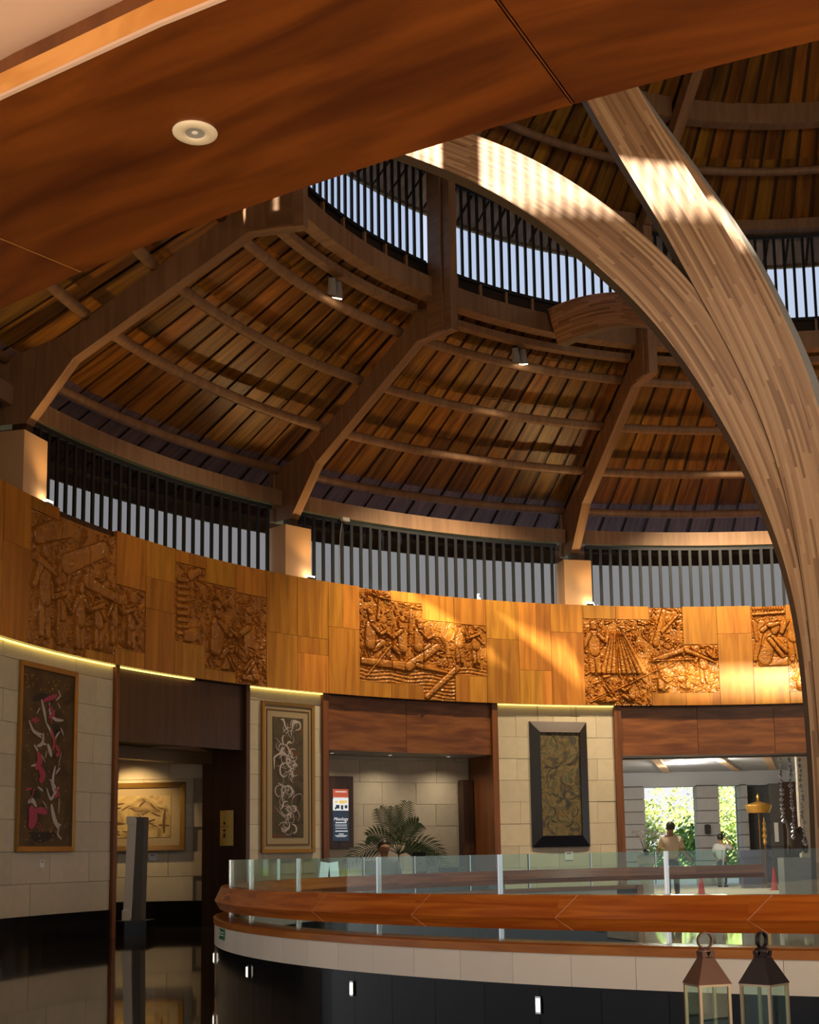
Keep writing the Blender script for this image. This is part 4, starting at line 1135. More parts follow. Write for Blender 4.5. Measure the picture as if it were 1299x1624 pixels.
# small cards below the pictures
for nm, lab, loc, rz, w in (('caption_card', 'small white caption card below the pink and white painting', pol(R_PIER - .008, -74.6, 1.10), -rad(-74.6), .11),
                            ('caption_card', 'small white caption card below the ink landscape', (-5.52, 23.69, 1.18), 0, .14),
                            ('caption_card', 'small white caption card below the black framed painting', pol(R_PIER - .008, -18.1, 1.05), -rad(-18.1), .18)):
    t = thing(nm, lab, 'card', loc, rz, group='caption cards on the stone walls')
    mb = MB(); mb.box((0, 0, 0), (w, .008, w * .95)); mb.build('card', 'white', t)
    mb = MB(); mb.box((0, -.005, w * .25), (w * .55, .003, w * .10)); mb.build('print', 'black', t)

# gilt sign on the door jamb
th = -52.34
gs = thing('gilt_sign', 'upright gold sign with dark characters on the corridor door jamb', 'sign', AXIS, -rad(th))
mb = MB()
for i in range(8):
    r0, r1 = 12.33 + i * .0425, 12.33 + (i + 1) * .0425
    f = lambda r: -.012 - .05 * math.sin(math.pi * (r - 12.33) / .34)
    mb.face([(f(r0), r0, 1.34), (f(r0), r0, 1.94), (f(r1), r1, 1.94), (f(r1), r1, 1.34)])
mb.build('plate', 'goldsign', gs)
mb = MB(); mb.box((-.006, 12.5, 1.64), (.012, .36, .62)); mb.build('backing', 'black', gs)
mb = MB()
for z, w in ((1.72, .05), (1.60, .06), (1.53, .04), (1.50, .05)):
    mb.box((-.066, 12.50, z), (.006, w, .022)); mb.box((-.066, 12.50, z), (.006, .02, .045))
mb.box((-.066, 12.5, 1.665), (.004, .22, .006))
mb.build('characters', 'inkbrown', gs)

# upright display slab in the corridor doorway
sl = thing('display_slab', 'tall upright slab with a pale edge on a dark plinth in the corridor doorway', 'slab', (-5.05, 20.45, 0))
mb = MB(); mb.box((0.02, .1, .11), (.46, .6, .22)); mb.build('plinth', 'dado', sl)
mb = MB(); mb.box((.075, .12, 1.0), (.13, .30, 1.56), Matrix.Rotation(rad(1), 3, 'Y')); mb.build('slab_body', 'stonedark', sl)
mb = MB(); mb.box((-.055, -.02, 1.0), (.13, .03, 1.52), Matrix.Rotation(rad(2.2), 3, 'Y')); mb.build('pale_edge', 'whitetile', sl)
mb = MB(); mb.box((-.045, -.045, 1.73), (.13, .04, .12)); mb.build('top_clamp', 'whitetile', sl)
mb = MB(); mb.box((-.095, -.045, .30), (.12, .04, .15)); mb.build('bottom_clamp', 'whitetile', sl)

# information screen in the niche
th = -38.7
sc = thing('information_screen', 'upright lit information screen in a dark frame at the end of the niche', 'screen', pol(13.15, th, 0), -rad(th))
mb = MB(); mb.box((0, -.05, 1.965), (.54, .08, 1.36)); mb.build('housing', 'darkwood', sc)
mb = MB(); mb.box((-.03, -.094, 1.905), (.36, .012, .98)); mb.build('display', 'screennavy', sc)
mb = MB(); mb.box((-.03, -.102, 2.31), (.35, .004, .17)); mb.build('red_banner', 'screenred', sc)
mb = MB(); mb.box((-.03, -.102, 2.10), (.35, .004, .22)); mb.build('picture_row', 'screenwhite', sc)
mb = MB()
for x, z, w, h in ((-.13, 2.15, .06, .04), (0, 2.15, .12, .06), (.09, 2.16, .05, .05)): mb.box((x, -.1055, z), (w, .003, h))
mb.build('yellow_patch', 'screenyellow', sc)
mb = MB()
for x, z, w, h in ((-.10, 2.06, .08, .07), (.0, 2.05, .05, .08), (.09, 2.06, .06, .06), (-.15, 2.03, .03, .04)): mb.box((x, -.1055, z), (w, .003, h))
mb.build('dark_patch', 'screennavy', sc)
mb = MB()
rg = random.Random(2)
for z, w, h in ((2.345, .24, .018), (2.222, .33, .03), (1.76, .24, .02), (1.72, .27, .008), (1.695, .25, .008), (1.655, .25, .012), (1.60, .25, .018), (1.545, .10, .014), (1.515, .26, .012), (1.495, .20, .008)):
    x = -.03 - w / 2
    while x < -.03 + w / 2:
        ww = rg.uniform(.012, .03); mb.box((x + ww / 2, -.1055, z), (ww, .003, h)); x += ww + .006
mb.build('text_lines', 'screenwhite', sc)
fc = bpy.data.curves.new('headline', 'FONT'); fc.body = 'Mixology'; fc.size = .088; fc.align_x = 'CENTER'; fc.extrude = .001; fc.shear = .25
fc.materials.append(MAT['screenwhite'])
fo = bpy.data.objects.new('headline_text', fc); col.objects.link(fo)
bpy.context.view_layer.update()
hm = bpy.data.meshes.new_from_object(fo.evaluated_get(bpy.context.evaluated_depsgraph_get()))
bpy.data.objects.remove(fo); bpy.data.curves.remove(fc)
hl = link('headline', hm, sc, (-.03, -.104, 1.80), kind='stuff'); hl.rotation_euler = (rad(90), 0, 0)

# ------------------------------------------------------------------ people
def skin_mesh(name, V, E_, Rr, mat, parent, root=0, sub=2, loc=(0, 0, 0)):
    me = bpy.data.meshes.new(name); me.from_pydata(V, E_, []); me.materials.append(MAT[mat])
    o = link(name, me, parent, loc)
    md = o.modifiers.new('Skin', 'SKIN'); md.use_smooth_shade = True
    sv = me.skin_vertices[0].data
    for i, r in enumerate(Rr): sv[i].radius = r if isinstance(r, tuple) else (r, r)
    sv[root].use_root = True
    s = o.modifiers.new('Subdivision', 'SUBSURF'); s.levels = sub; s.render_levels = sub
    return o
def hand_fingers(V, E_, Rr, wrist, d, side):
    """palm and five short bent fingers rooted at the wrist"""
    w = Vector(V[wrist]); d = Vector(d).normalized(); s = Vector(side).normalized(); n = d.cross(s)
    V.append(tuple(w + d * .06)); E_.append((wrist, len(V) - 1)); Rr.append((.036, .02)); p = len(V) - 1
    for k, (o, l) in enumerate(((-.03, .055), (-.01, .065), (.01, .06), (.03, .05))):
        a = w + d * .10 + s * o; b_ = a + d * l * .6 + n * .01; c = b_ + d * l * .4 + n * .025
        V.append(tuple(a)); E_.append((p, len(V) - 1)); Rr.append((.011, .011))
        V.append(tuple(b_)); E_.append((len(V) - 2, len(V) - 1)); Rr.append((.009, .009))
        V.append(tuple(c)); E_.append((len(V) - 2, len(V) - 1)); Rr.append((.008, .008))
    a = w + d * .045 - s * .05
    V.append(tuple(a)); E_.append((p, len(V) - 1)); Rr.append((.011, .011))
    V.append(tuple(a + d * .04 - s * .01)); E_.append((len(V) - 2, len(V) - 1)); Rr.append((.009, .009))

def person(label, loc, rz, h, shirt, arms, seat=None, hair_long=False):
    """standing or seated figure facing local +Y; arms = ((elbow, wrist) left, right)"""
    t = thing('person', label, 'person', loc, rz)
    s = h / 1.72
    q = lambda *a: tuple(x * s for x in a)
    hipz = .92 if not seat else .50
    V = [q(0, 0, hipz), q(0, .0, hipz + .22), q(0, -.01, hipz + .42), q(0, 0, hipz + .53), q(0, .01, hipz + .60), q(0, .025, hipz + .69), q(0, .02, hipz + .765)]
    E_ = [(0, 1), (1, 2), (2, 3), (3, 4), (4, 5), (5, 6)]
    Rr = [(.145, .10), (.135, .095), (.165, .105), (.075, .07), (.058, .058), (.106, .12), (.092, .105)]
    Rr = [(a * s, b_ * s) for a, b_ in Rr]
    if seat:
        legs = [((-.10, .02, .48), (-.12, .42, .47), (-.12, .44, .07), (-.12, .56, .035)), ((.10, .02, .48), (.12, .42, .47), (.12, .44, .07), (.12, .56, .035))]
    else:
        legs = [((-.09, 0, .86), (-.10, .02, .48), (-.10, -.01, .08), (-.10, .13, .03)), ((.09, 0, .86), (.10, .02, .48), (.10, -.01, .08), (.10, .13, .03))]
    for lg in legs:
        prev = 0
        for p, r in zip(lg, (.085, .06, .042, .036)):
            V.append(q(*p)); E_.append((prev, len(V) - 1)); Rr.append((r * s, r * s)); prev = len(V) - 1
    sh = hipz + .44
    for sg, (el, wr) in zip((-1, 1), arms):
        prev = 2
        for p, r in (((sg * .17, 0, sh), .062), (el, .044), (wr, .030)):
            V.append(q(*p)); E_.append((prev, len(V) - 1)); Rr.append((r * s, r * s)); prev = len(V) - 1
        d = Vector(wr) - Vector(el)
        hand_fingers(V, E_, Rr, prev, d, Vector((1, 0, 0)) if abs(d.normalized().x) < .8 else Vector((0, 1, 0)))
    skin_mesh('body', V, E_, Rr, 'skin', t)
    # shirt: torso and sleeves a little larger than the body
    V = [q(0, 0, hipz - .06), q(0, 0, hipz + .22), q(0, -.01, hipz + .42), q(0, 0, hipz + .525)]
    E_ = [(0, 1), (1, 2), (2, 3)]; Rr = [(.19, .14), (.185, .135), (.215, .15), (.10, .095)]
    for sg, (el, wr) in zip((-1, 1), arms):
        a = Vector((sg * .18, 0, sh)); b_ = a + (Vector(el) - a) * .85
        V.append(q(*a)); E_.append((2, len(V) - 1)); Rr.append((.095, .095))
        V.append(q(*b_)); E_.append((len(V) - 2, len(V) - 1)); Rr.append((.080, .080))
    skin_mesh('shirt', V, E_, [(a * s, b_ * s) for a, b_ in Rr], shirt, t)
    # trousers
    V = [q(0, 0, hipz + .06), q(0, 0, hipz - .03)]; E_ = [(0, 1)]; Rr = [(.155, .112), (.16, .12)]
    for lg in legs:
        prev = 1
        for p, r in zip(lg[:3], (.098, .076, .06)):
            V.append(q(*p)); E_.append((prev, len(V) - 1)); Rr.append((r, r)); prev = len(V) - 1
    skin_mesh('trousers', V, E_, [(a * s, b_ * s) for a, b_ in Rr], 'trousers', t)
    # shoes, hair, face
    for lg in legs:
        mb = MB(); x, y, z = lg[2]
        mb.box(q(x, y + .07, .035), q(.085, .25, .07)); mb.build('shoe', 'black', t)
    hz = hipz + .715
    mb = MB()
    R0 = .106 * s
    prof = [(R0 * math.cos(a), R0 * 1.15 * math.sin(a)) for a in np.linspace(-.7, math.pi / 2, 11)]
    mb.lathe(prof, 18, (0, -.010 * s, hz * s + .012 * s)); hr = mb.mesh('hair', 'hair', True)
    o = link('hair', hr, t, (0, -.012 * s, 0)); mb = MB()
    for sg in (-1, 1):
        mb2 = MB(); mb2.lathe([(0, -.028 * s), (.012 * s, -.02 * s), (.014 * s, .01 * s), (0, .03 * s)], 8, (sg * .082 * s, .02 * s, (hz - .03) * s)); mb2.build('ear', 'skin', t, smooth=True)
        mb3 = MB(); mb3.lathe([(0, -.008 * s), (.012 * s, 0), (0, .008 * s)], 8, (sg * .033 * s, .108 * s, (hz - .005) * s)); mb3.build('eye', 'black', t, smooth=True)
    mb = MB(); mb.box((0, .118 * s, (hz - .035) * s), (.022 * s, .03 * s, .05 * s), Matrix.Rotation(rad(-15), 3, 'X')); mb.build('nose', 'skin', t)
    mb = MB(); mb.box((0, .100 * s, (hz - .085) * s), (.045 * s, .02 * s, .012 * s)); mb.build('mouth', 'copper', t)
    return t
person('person in a tan shirt seen from behind near the white orchid pot', (4.80, 31.0, 0), rad(4), 1.74, 'tanshirt', (((-.27, .06, 1.10), (-.36, .20, .92)), ((.27, .02, 1.10), (.44, .20, .94))))
person('person in a pale shirt raising one hand to the ear by the stone pillar', (7.68, 40.0, 0), rad(-25), 1.55, 'paleshirt', (((-.26, .04, 1.08), (-.24, .26, 1.00)), ((.40, .10, 1.22), (.20, .16, 1.52))))
person('seated person in a grey shirt behind the niche desk', (-1.40, 23.42, 0), rad(200), 1.80, 'greyshirt', (((-.25, .06, .68), (-.16, .30, .62)), ((.25, .06, .68), (.16, .30, .62))), seat=True)

# ------------------------------------------------------------------ niche furniture
ch = thing('armchair', 'reddish wooden armchair under the seated person', 'chair', (-1.41, 23.50, 0), rad(200))
mb = MB(); mb.box((0, .05, .40), (.56, .52, .08)); mb.build('seat', 'chairwood', ch)
mb = MB()
for i in range(6):
    a0, a1 = -1.1 + i * .3667, -1.1 + (i + 1) * .3667
    f = lambda a, z: (.33 * math.sin(a), -.02 - .24 * math.cos(a), z)
    mb.face([f(a0, .42), f(a1, .42), f(a1, 1.03), f(a0, 1.03)]); mb.face([(f(a0, .42)[0] * 1.12, f(a0, 0)[1] * 1.12, .42), (f(a0, 0)[0] * 1.12, f(a0, 0)[1] * 1.12, 1.03), (f(a1, 0)[0] * 1.12, f(a1, 0)[1] * 1.12, 1.03), (f(a1, 0)[0] * 1.12, f(a1, 0)[1] * 1.12, .42)])
    mb.face([f(a0, 1.03), f(a1, 1.03), (f(a1, 0)[0] * 1.12, f(a1, 0)[1] * 1.12, 1.03), (f(a0, 0)[0] * 1.12, f(a0, 0)[1] * 1.12, 1.03)])
mb.build('backrest', 'chairwood', ch)
for x in (-.24, .24):
    mb = MB(); mb.box((x * 1.1, .08, .62), (.06, .42, .05)); mb.build('armrest', 'chairwood', ch)
    for y in (-.16, .26):
        mb = MB(); mb.box((x, y, .18), (.045, .045, .36)); mb.build('leg', 'chairwood', ch)
dk_ = thing('desk', 'long dark desk standing in front of the niche', 'desk', (-.44, 21.95, 0), rad(-31))
mb = MB(); mb.box((0, 0, .735), (2.3, .62, .05)); mb.build('top', 'darkwood', dk_)
mb = MB(); mb.box((0, -.22, .36), (2.2, .04, .70)); mb.build('front_panel', 'darkwood', dk_)
for x in (-1.08, 1.08):
    mb = MB(); mb.box((x, .02, .35), (.05, .50, .70)); mb.build('side_panel', 'darkwood', dk_)
ki = thing('card_stand', 'black upright stand holding two pale sheets on the desk', 'stand', (-.74, 22.10, .761), rad(-20))
mb = MB(); mb.box((0, .02, .20), (.24, .05, .40)); mb.build('back_panel', 'black', ki)
mb = MB(); mb.box((0, .02, .015), (.26, .14, .03)); mb.build('foot', 'black', ki)
mb = MB(); mb.box((.03, -.012, .21), (.17, .006, .24)); mb.build('sheet', 'ceilgrey', ki)
mb = MB(); mb.box((.02, -.018, .22), (.05, .003, .03)); mb.build('emblem', 'screenblack', ki)
c2 = MB(); c2.box((0, 0, .09), (.13, .02, .18)); tag(c2.build('table_card', 'ceilgrey', None, (-.50, 22.02, .761), rad(-20)), 'small pale card standing right of the black card stand', 'card')
pr = thing('printer', 'low black printer on the desk beside the small pale card', 'printer', (-.20, 21.84, .761), rad(-28))
mb = MB(); mb.box((0, 0, .075), (.36, .30, .15)); mb.build('body', 'black', pr)
mb = MB(); mb.box((0, -.17, .05), (.28, .08, .015)); mb.build('paper_tray', 'stonegrey', pr)
mb = MB(); mb.tube([(0, 0, 0), (0, 0, .012)], .11, 14); mb.tube([(0, 0, .012), (0, 0, .10)], .012, 8); mb.tube([(0, 0, .10), (0, 0, .115)], .10, 14)
tag(mb.build('small_dish', 'irondark', None, (.24, 21.60, .761)), 'small dark footed dish near the free end of the desk', 'dish')
mb = MB()
for i, d in enumerate(((0, 0), (.01, .01), (-.01, .0))): mb.box((d[0], d[1], .008 + i * .016), (.30, .21, .014))
tag(mb.build('brochure_stack', 'stonegrey', None, (.52, 21.40, .761), rad(-25)), 'small stack of pale brochures at the free end of the desk', 'brochures')
rt = thing('white_papers', 'pair of glowing white printed sheets standing by the round rail below the screen', 'sheets', (-2.28, 22.5, .0), rad(-38))
for x, a in ((-.11, 8), (.13, -6)):
    mb = MB(); mb.box((x, 0, .86), (.20, .006, .34), Matrix.Rotation(rad(a), 3, 'Y')); mb.build('sheet', 'screenwhite', rt)  # paper brightness painted in with the glowing screen white
mb = MB(); mb.box((0, .03, .35), (.50, .04, .70)); mb.build('holder', 'darkwood', rt)

for k, a in enumerate((-41, -35, -29)):
    t = thing('niche_downlight', ('first', 'second', 'third')[k] + ' small downlight in the niche ceiling counted from the screen', 'downlight', pol(12.62, a, 3.048), group='downlights of the palm niche')
    mb = MB(); mb.tube([(0, 0, -.012), (0, 0, 0)], .055, 14); mb.build('rim', 'steel', t)
    mb = MB(); mb.tube([(0, 0, -.016), (0, 0, -.012)], .035, 12); mb.build('lens', 'dimlens', t)
    ld = bpy.data.lights.new('niche_light', 'SPOT'); ld.energy = 40; ld.color = (1, .82, .58); ld.spot_size = rad(140); ld.spot_blend = 1; ld.shadow_soft_size = .05
    lo = bpy.data.objects.new('niche_light', ld); col.objects.link(lo); lo.parent = t; lo.location = (0, 0, -.03)

# potted palm
pm = thing('potted_palm', 'potted palm with arching feathery fronds against the niche wall', 'plant', (-1.18, 24.1, .0))
mb = MB(); mb.lathe([(0, 0), (.20, 0), (.26, .50), (.28, .52), (.25, .53), (.23, .46), (0, .46)], 20); mb.build('pot', 'stonedark', pm, smooth=False)
rg = random.Random(5)
FR = [(-75, .95, .62, -.42), (-20, .95, 1.02, -.1), (-5, .8, .95, -.1), (25, .85, .95, -.25), (60, .9, .72, -.45), (82, .95, .35, -.42), (-50, .7, .8, -.2), (15, .6, .9, .1), (48, .7, .45, -.3), (100, .6, .4, -.3)]
for a, ln, rise, droop in FR:
    fr = MB(); ax = math.sin(rad(a)); ay = -.35 * math.cos(rad(a)) * rg.choice((-.3, .8))
    pts = []
    for i in range(12):
        t = i / 11
        pts.append(Vector((ax * ln * t, ay * ln * t * .6, .52 + .62 + rise * t + (droop - .35 * abs(ax)) * t * t)))
    spine = pm
    fr.tube(pts, [.010 * (1 - .8 * i / 11) for i in range(12)], 5)
    fr.tube([(0, 0, .46), tuple(pts[0])], .013, 5)
    for i in range(2, 12):
        for sub in (0, .5):
            if i + sub > 11: continue
            p = pts[i] if not sub else (pts[i] + pts[min(i + 1, 11)]) / 2
            tg = (pts[min(i + 1, 11)] - pts[i - 1]).normalized()
            side = tg.cross(Vector((0, 1, .2))).normalized()
            L_ = .30 * math.sin(math.pi * (.18 + .75 * i / 12))
            for sg in (-1, 1):
                d = (side * sg * .8 + tg * .75 + Vector((0, rg.uniform(-.2, .2), -.12))).normalized()
                m_ = p + d * L_ * .5 + Vector((0, 0, .01)); e = p + d * L_ + Vector((0, 0, -.03))
                wv = d.cross(Vector((0, 1, 0))).normalized() * .011
                fr.face([p - wv * .6, p + wv * .6, m_ + wv, m_ - wv]); fr.face([m_ - wv, m_ + wv, e])
    fr.build('frond', 'leafdark', pm)

# ------------------------------------------------------------------ lanterns on the floor
def lantern(label, x, y, rz, roof, w):
    t = thing('lantern', label, 'lantern', (x, y, 0), rz, group='metal lanterns by the balustrade')
    h0, h1 = .55, .655
    b_ = w / 2
    mb = MB(); mb.box((0, 0, .02), (w, w, .04)); mb.build('base', roof, t)
    for sx in (-1, 1):
        for sy in (-1, 1):
            mb = MB(); mb.box((sx * (b_ - .006), sy * (b_ - .006), .295), (.012, .012, .51)); mb.build('corner_post', 'brassedge', t)
    for k in range(4):
        rot = Matrix.Rotation(k * math.pi / 2, 3, 'Z')
        mb = MB(); mb.box(rot @ Vector((0, b_ - .006, .295)), (w - .026, .003, .50), rot); mb.build('glass_pane', 'glass', t)
    mb = MB()
    for k in range(4):
        mb.box(Matrix.Rotation(k * math.pi / 2, 3, 'Z') @ Vector((0, b_ - .006, .548)), (w, .014, .014), Matrix.Rotation(k * math.pi / 2, 3, 'Z'))
    mb.build('top_frame', 'brassedge', t)
    c = b_ * .36
    mb = MB()
    lo_ = [(-b_ - .004, -b_ - .004), (b_ + .004, -b_ - .004), (b_ + .004, b_ + .004), (-b_ - .004, b_ + .004)]; hi_ = [(-c, -c), (c, -c), (c, c), (-c, c)]
    for k in range(4):
        j = (k + 1) % 4
        mb.face([(*lo_[k], h0), (*lo_[j], h0), (*hi_[j], h1), (*hi_[k], h1)])
    mb.face([(*p, h0) for p in reversed(lo_)]); mb.build('roof', roof, t)
    mb = MB()   # neck with triangular vents
    c2 = c * 1.12
    n0, n1 = h1, h1 + .026
    for k in range(4):
        rot = Matrix.Rotation(k * math.pi / 2, 3, 'Z')
        P = lambda x, z: tuple(rot @ Vector((x, -c - (c2 - c) * (z - n0) / (n1 - n0), z)))
        mb.face([P(-c, n0), P(0, n0 + .004), P(-c * .45, n1)]); mb.face([P(-c, n0), P(-c * .45, n1), P(-c2, n1)])
        mb.face([P(0, n0 + .004), P(c, n0), P(c * .45, n1)]); mb.face([P(c, n0), P(c2, n1), P(c * .45, n1)])
    mb.build('vent_collar', roof, t)
    mb = MB(); mb.lathe([(c2 * 1.12, n1), (c2 * 1.12, n1 + .004), (c2 * .9, n1 + .012), (0, n1 + .020)], 20); mb.build('cap', roof, t, smooth=False)
    zc_, r_ = n1 + .044, .033
    pts = [(r_ * math.sin(q), 0, zc_ + r_ * .98 * math.cos(q)) for q in np.linspace(-2.75, 2.75, 26)]
    mb = MB()
    for i in range(25):
        p, q = Vector(pts[i]), Vector(pts[i + 1])
        hw = Vector((0, .008, 0)); o = Vector((0, 0, 0))
        n_ = (p - Vector((0, 0, zc_))).normalized() * .003; n2 = (q - Vector((0, 0, zc_))).normalized() * .003
        mb.face([p - hw + n_, p + hw + n_, q + hw + n2, q - hw + n2]); mb.face([p - hw - n_, q - hw - n2, q + hw - n2, p + hw - n_])
        mb.face([p - hw - n_, p - hw + n_, q - hw + n2, q - hw - n2]); mb.face([p + hw - n_, q + hw - n2, q + hw + n2, p + hw + n_])
    mb.build('ring_handle', roof, t)
    cd = MB(); cd.tube([(0, 0, .04), (0, 0, .20)], .028, 16); cd.build('candle', 'whitegloss', t)
lantern('copper-brown glass lantern standing before the balustrade, the paler of the two', 1.005, 5.68, rad(17), 'copper', .145)
lantern('dark iron glass lantern standing before the balustrade, the darker of the two', 1.235, 5.64, rad(45), 'irondark', .145)

# ------------------------------------------------------------------ lobby beyond the bright opening
def pillar(label, x0, x1, y, mat, z1=3.15, dep_=.7, row=.39):
    t = thing('stone_pillar', label, 'pillar', ((x0 + x1) / 2, y, 0), group='stone pillars of the far lobby')
    mb = MB(); mb.box((0, dep_ / 2, z1 / 2), (x1 - x0 - .05, dep_ - .05, z1)); mb.build('pillar_core', 'stonedark', t)
    z = 0
    while z < z1 - .05:
        h = min(row, z1 - z)
        mb = MB(); mb.box((0, dep_ / 2, z + h / 2), (x1 - x0 + rnd.uniform(-.01, .01), dep_, h - .03)); mb.build('stone_course', mat, t)
        z += row
    return t
pillar('pale stone pillar behind the white orchid pot', 4.7, 5.73, 42, 'stonegrey')
pillar('grey stone pillar with a black wall lamp between the two people', 7.38, 8.08, 42, 'stonegrey')
pillar('dim stone pillar between the trees and the gold parasol', 8.78, 8.98, 42, 'stonegrey')
pillar('dark stone pillar right of the gold parasol with a white plate', 9.66, 10.05, 42, 'stonedark')
wd = struct('wall_lobby', 'dark stone wall with shade in its colour behind the gold parasol')  # shade on this wall is put into the dark stone colour
mb = MB(); mb.box((9.35, 43.2, 1.6), (1.0, .2, 3.2)); mb.build('wall_core', 'stonedark', wd)
for i in range(8):
    mb = MB(); mb.box((9.35, 43.08, .2 + i * .4), (.98, .06, .385)); mb.build('stone_block', 'stonedark', wd)
mb = MB(); mb.box((10.3, 42.2, 1.6), (.5, .2, 3.2)); mb.build('wall_alcove', 'darkwood', kind='structure', label='dark recess beside the pale lobby wall')
mb = MB(); mb.box((9.6, 33.0, 1.7), (2.6, .2, 3.4)); mb.build('wall_pale', 'stone', kind='structure', label='pale lobby wall behind the driftwood sculpture')
lp = thing('wall_lamp', 'small black wall lamp on the grey stone pillar', 'lamp', (7.66, 41.97, 1.76))
mb = MB(); mb.box((0, -.06, 0), (.18, .12, .26)); mb.build('shade', 'black', lp)
mb = MB(); mb.box((0, -.01, 0), (.10, .03, .30)); mb.build('wall_plate', 'black', lp)
mb = MB(); mb.box((9.83, 41.97, 1.62), (.13, .02, .60)); tag(mb.build('white_plate', 'white'), 'upright white plate on the dark stone pillar', 'plate')
# ceiling of the lobby with sloping panels and tan beams
cl = struct('ceiling_lobby', 'pale grey lobby ceiling with tan beams and small downlights')
mb = MB(); mb.box((8, 36.0, 3.62), (20, 14.5, .06)); mb.build('ceiling_panel', 'ceilgrey', cl)
mb = MB(); mb.box((8, 42.6, 3.36), (20, .6, .46)); mb.build('edge_beam', 'ceilgrey', cl)
for x0, y0, x1, y1 in ((4.1, 30.2, 6.4, 41.5), (6.6, 29.5, 9.6, 41.0), (5.2, 30.0, 8.6, 41.5), (9.6, 35.5, 11.6, 41.5)):
    d = Vector((x1 - x0, y1 - y0, 0)); a = math.atan2(d.y, d.x)
    mb = MB(); mb.box(((x0 + x1) / 2, (y0 + y1) / 2, 3.57), (d.length, .22, .09), Matrix.Rotation(a, 3, 'Z')); mb.build('ceiling_beam', 'ceiltan', cl)
for x, y in ((5.4, 34), (6.3, 38), (6.9, 36.5), (4.6, 31)):
    mb = MB(); mb.tube([(x, y, 3.56), (x, y, 3.585)], .09, 14); mb.build('lamp_disc', 'lampglow', cl)
    ld = bpy.data.lights.new('lobby_light', 'POINT'); ld.energy = 120; ld.color = (1, .90, .76); ld.shadow_soft_size = .1
    lo = bpy.data.objects.new('lobby_light', ld); col.objects.link(lo); lo.location = (x, y, 3.3)
mb = MB(); mb.box((13, 36.0, 1.8), (.2, 14.5, 3.6)); mb.build('wall_side', 'stone', kind='structure', label='pale side wall of the far lobby')
mb = MB(); mb.box((2.4, 36.0, 1.8), (.2, 15, 3.6)); mb.build('wall_near_side', 'stone', kind='structure', label='pale side wall of the far lobby by the pillar')
mb = MB(); mb.box((8, 28.35, 3.6), (21, .2, 1.1)); mb.build('wall_header', 'darkwood', kind='structure', label='wall over the lobby opening')
mb = MB(); mb.face([(2.5, 27.9, .006), (13, 27.9, .006), (13, 43.6, .006), (2.5, 43.6, .006)]); mb.build('floor_lobby', 'pavement', kind='structure', label='pale paving laid in the far lobby to bounce light')  # pale layer added to bounce light on to the lobby ceiling
# gold parasol
pa = thing('gold_parasol', 'gold fringed ceremonial parasol in the far lobby', 'parasol', (8.42, 38.0, 0))
mb = MB(); mb.tube([(0, 0, 0), (0, 0, 2.40)], .018, 8); mb.build('pole', 'golddark', pa)
mb = MB(); mb.lathe([(.02, 2.46), (.12, 2.43), (.36, 2.36), (.37, 2.33)], 24); mb.build('canopy', 'gold', pa, smooth=True)
mb = MB(); mb.lathe([(.37, 2.33), (.345, 2.23), (.30, 2.13), (.285, 2.14), (.33, 2.24), (.355, 2.32)], 24); mb.build('fringe', 'gold', pa)
mb = MB(); mb.lathe([(.0, 2.46), (.05, 2.48), (.02, 2.53), (.05, 2.58), (.015, 2.64), (.0, 2.72)], 12); mb.build('finial', 'gold', pa, smooth=True)
go = thing('gold_banner', 'slim gold carved spear ornament below the parasol', 'ornament', (8.60, 38.2, 0))
mb = MB(); mb.tube([(0, 0, 0), (0, 0, 1.3)], .03, 8); mb.build('shaft', 'golddark', go)
mb = MB()
pts = [(0, 0, 1.2 + i * .09) for i in range(10)]
mb.tube(pts, [.02, .06, .035, .07, .03, .06, .03, .045, .02, .005], 8); mb.build('spear_head', 'gold', go)
# driftwood sculpture on a plinth
dr = thing('driftwood_sculpture', 'dark gnarled driftwood sculpture in the far lobby', 'sculpture', (7.48, 30.2, 0))
mb = MB(); mb.box((0, 0, .45), (.7, .6, .90)); mb.build('plinth', 'stonegrey', dr)
rg = random.Random(8)
V = [(0, 0, .95), (.04, 0, 1.25), (-.06, .02, 1.55), (-.20, .02, 1.85), (-.27, 0, 2.0), (.12, 0, 1.35), (.14, .02, 1.6), (.22, .02, 1.2), (.24, 0, .98), (-.12, 0, 1.2), (-.14, .02, .96)]
skin_mesh('wood', V, [(0, 1), (1, 2), (2, 3), (3, 4), (1, 5), (5, 6), (5, 7), (7, 8), (1, 9), (9, 10)], [(.24, .16), (.26, .16), (.16, .1), (.08, .06), (.05, .05), (.14, .1), (.06, .05), (.09, .08), (.06, .06), (.08, .07), (.05, .05)], 'driftwood', dr, 0, 2)
# crystal strings
for k, (x, z0, z1) in enumerate(((7.02, 1.7, 3.2), (7.24, 1.35, 3.25), (7.46, 1.2, 3.25))):
    t = thing('crystal_string', ('short', 'middle', 'long')[k] + ' hanging string of silver beads before the driftwood sculpture', 'bead string', (x, 29.3, 0), group='hanging crystal strings')
    mb = MB(); mb.tube([(0, 0, z0), (0, 0, 3.58)], .003, 4); mb.build('cord', 'steel', t)
    rg = random.Random(k); z = z0; me = MB(); me.lathe([(0, -.03), (.028, 0), (0, .03)], 7); me = me.mesh('bead', 'crystal')
    while z < z1:
        o = link('bead', me, t, (rg.uniform(-.02, .02), 0, z)); s = rg.uniform(1.0, 2.1); o.scale = (s, s, s); z += rg.uniform(.06, .13)
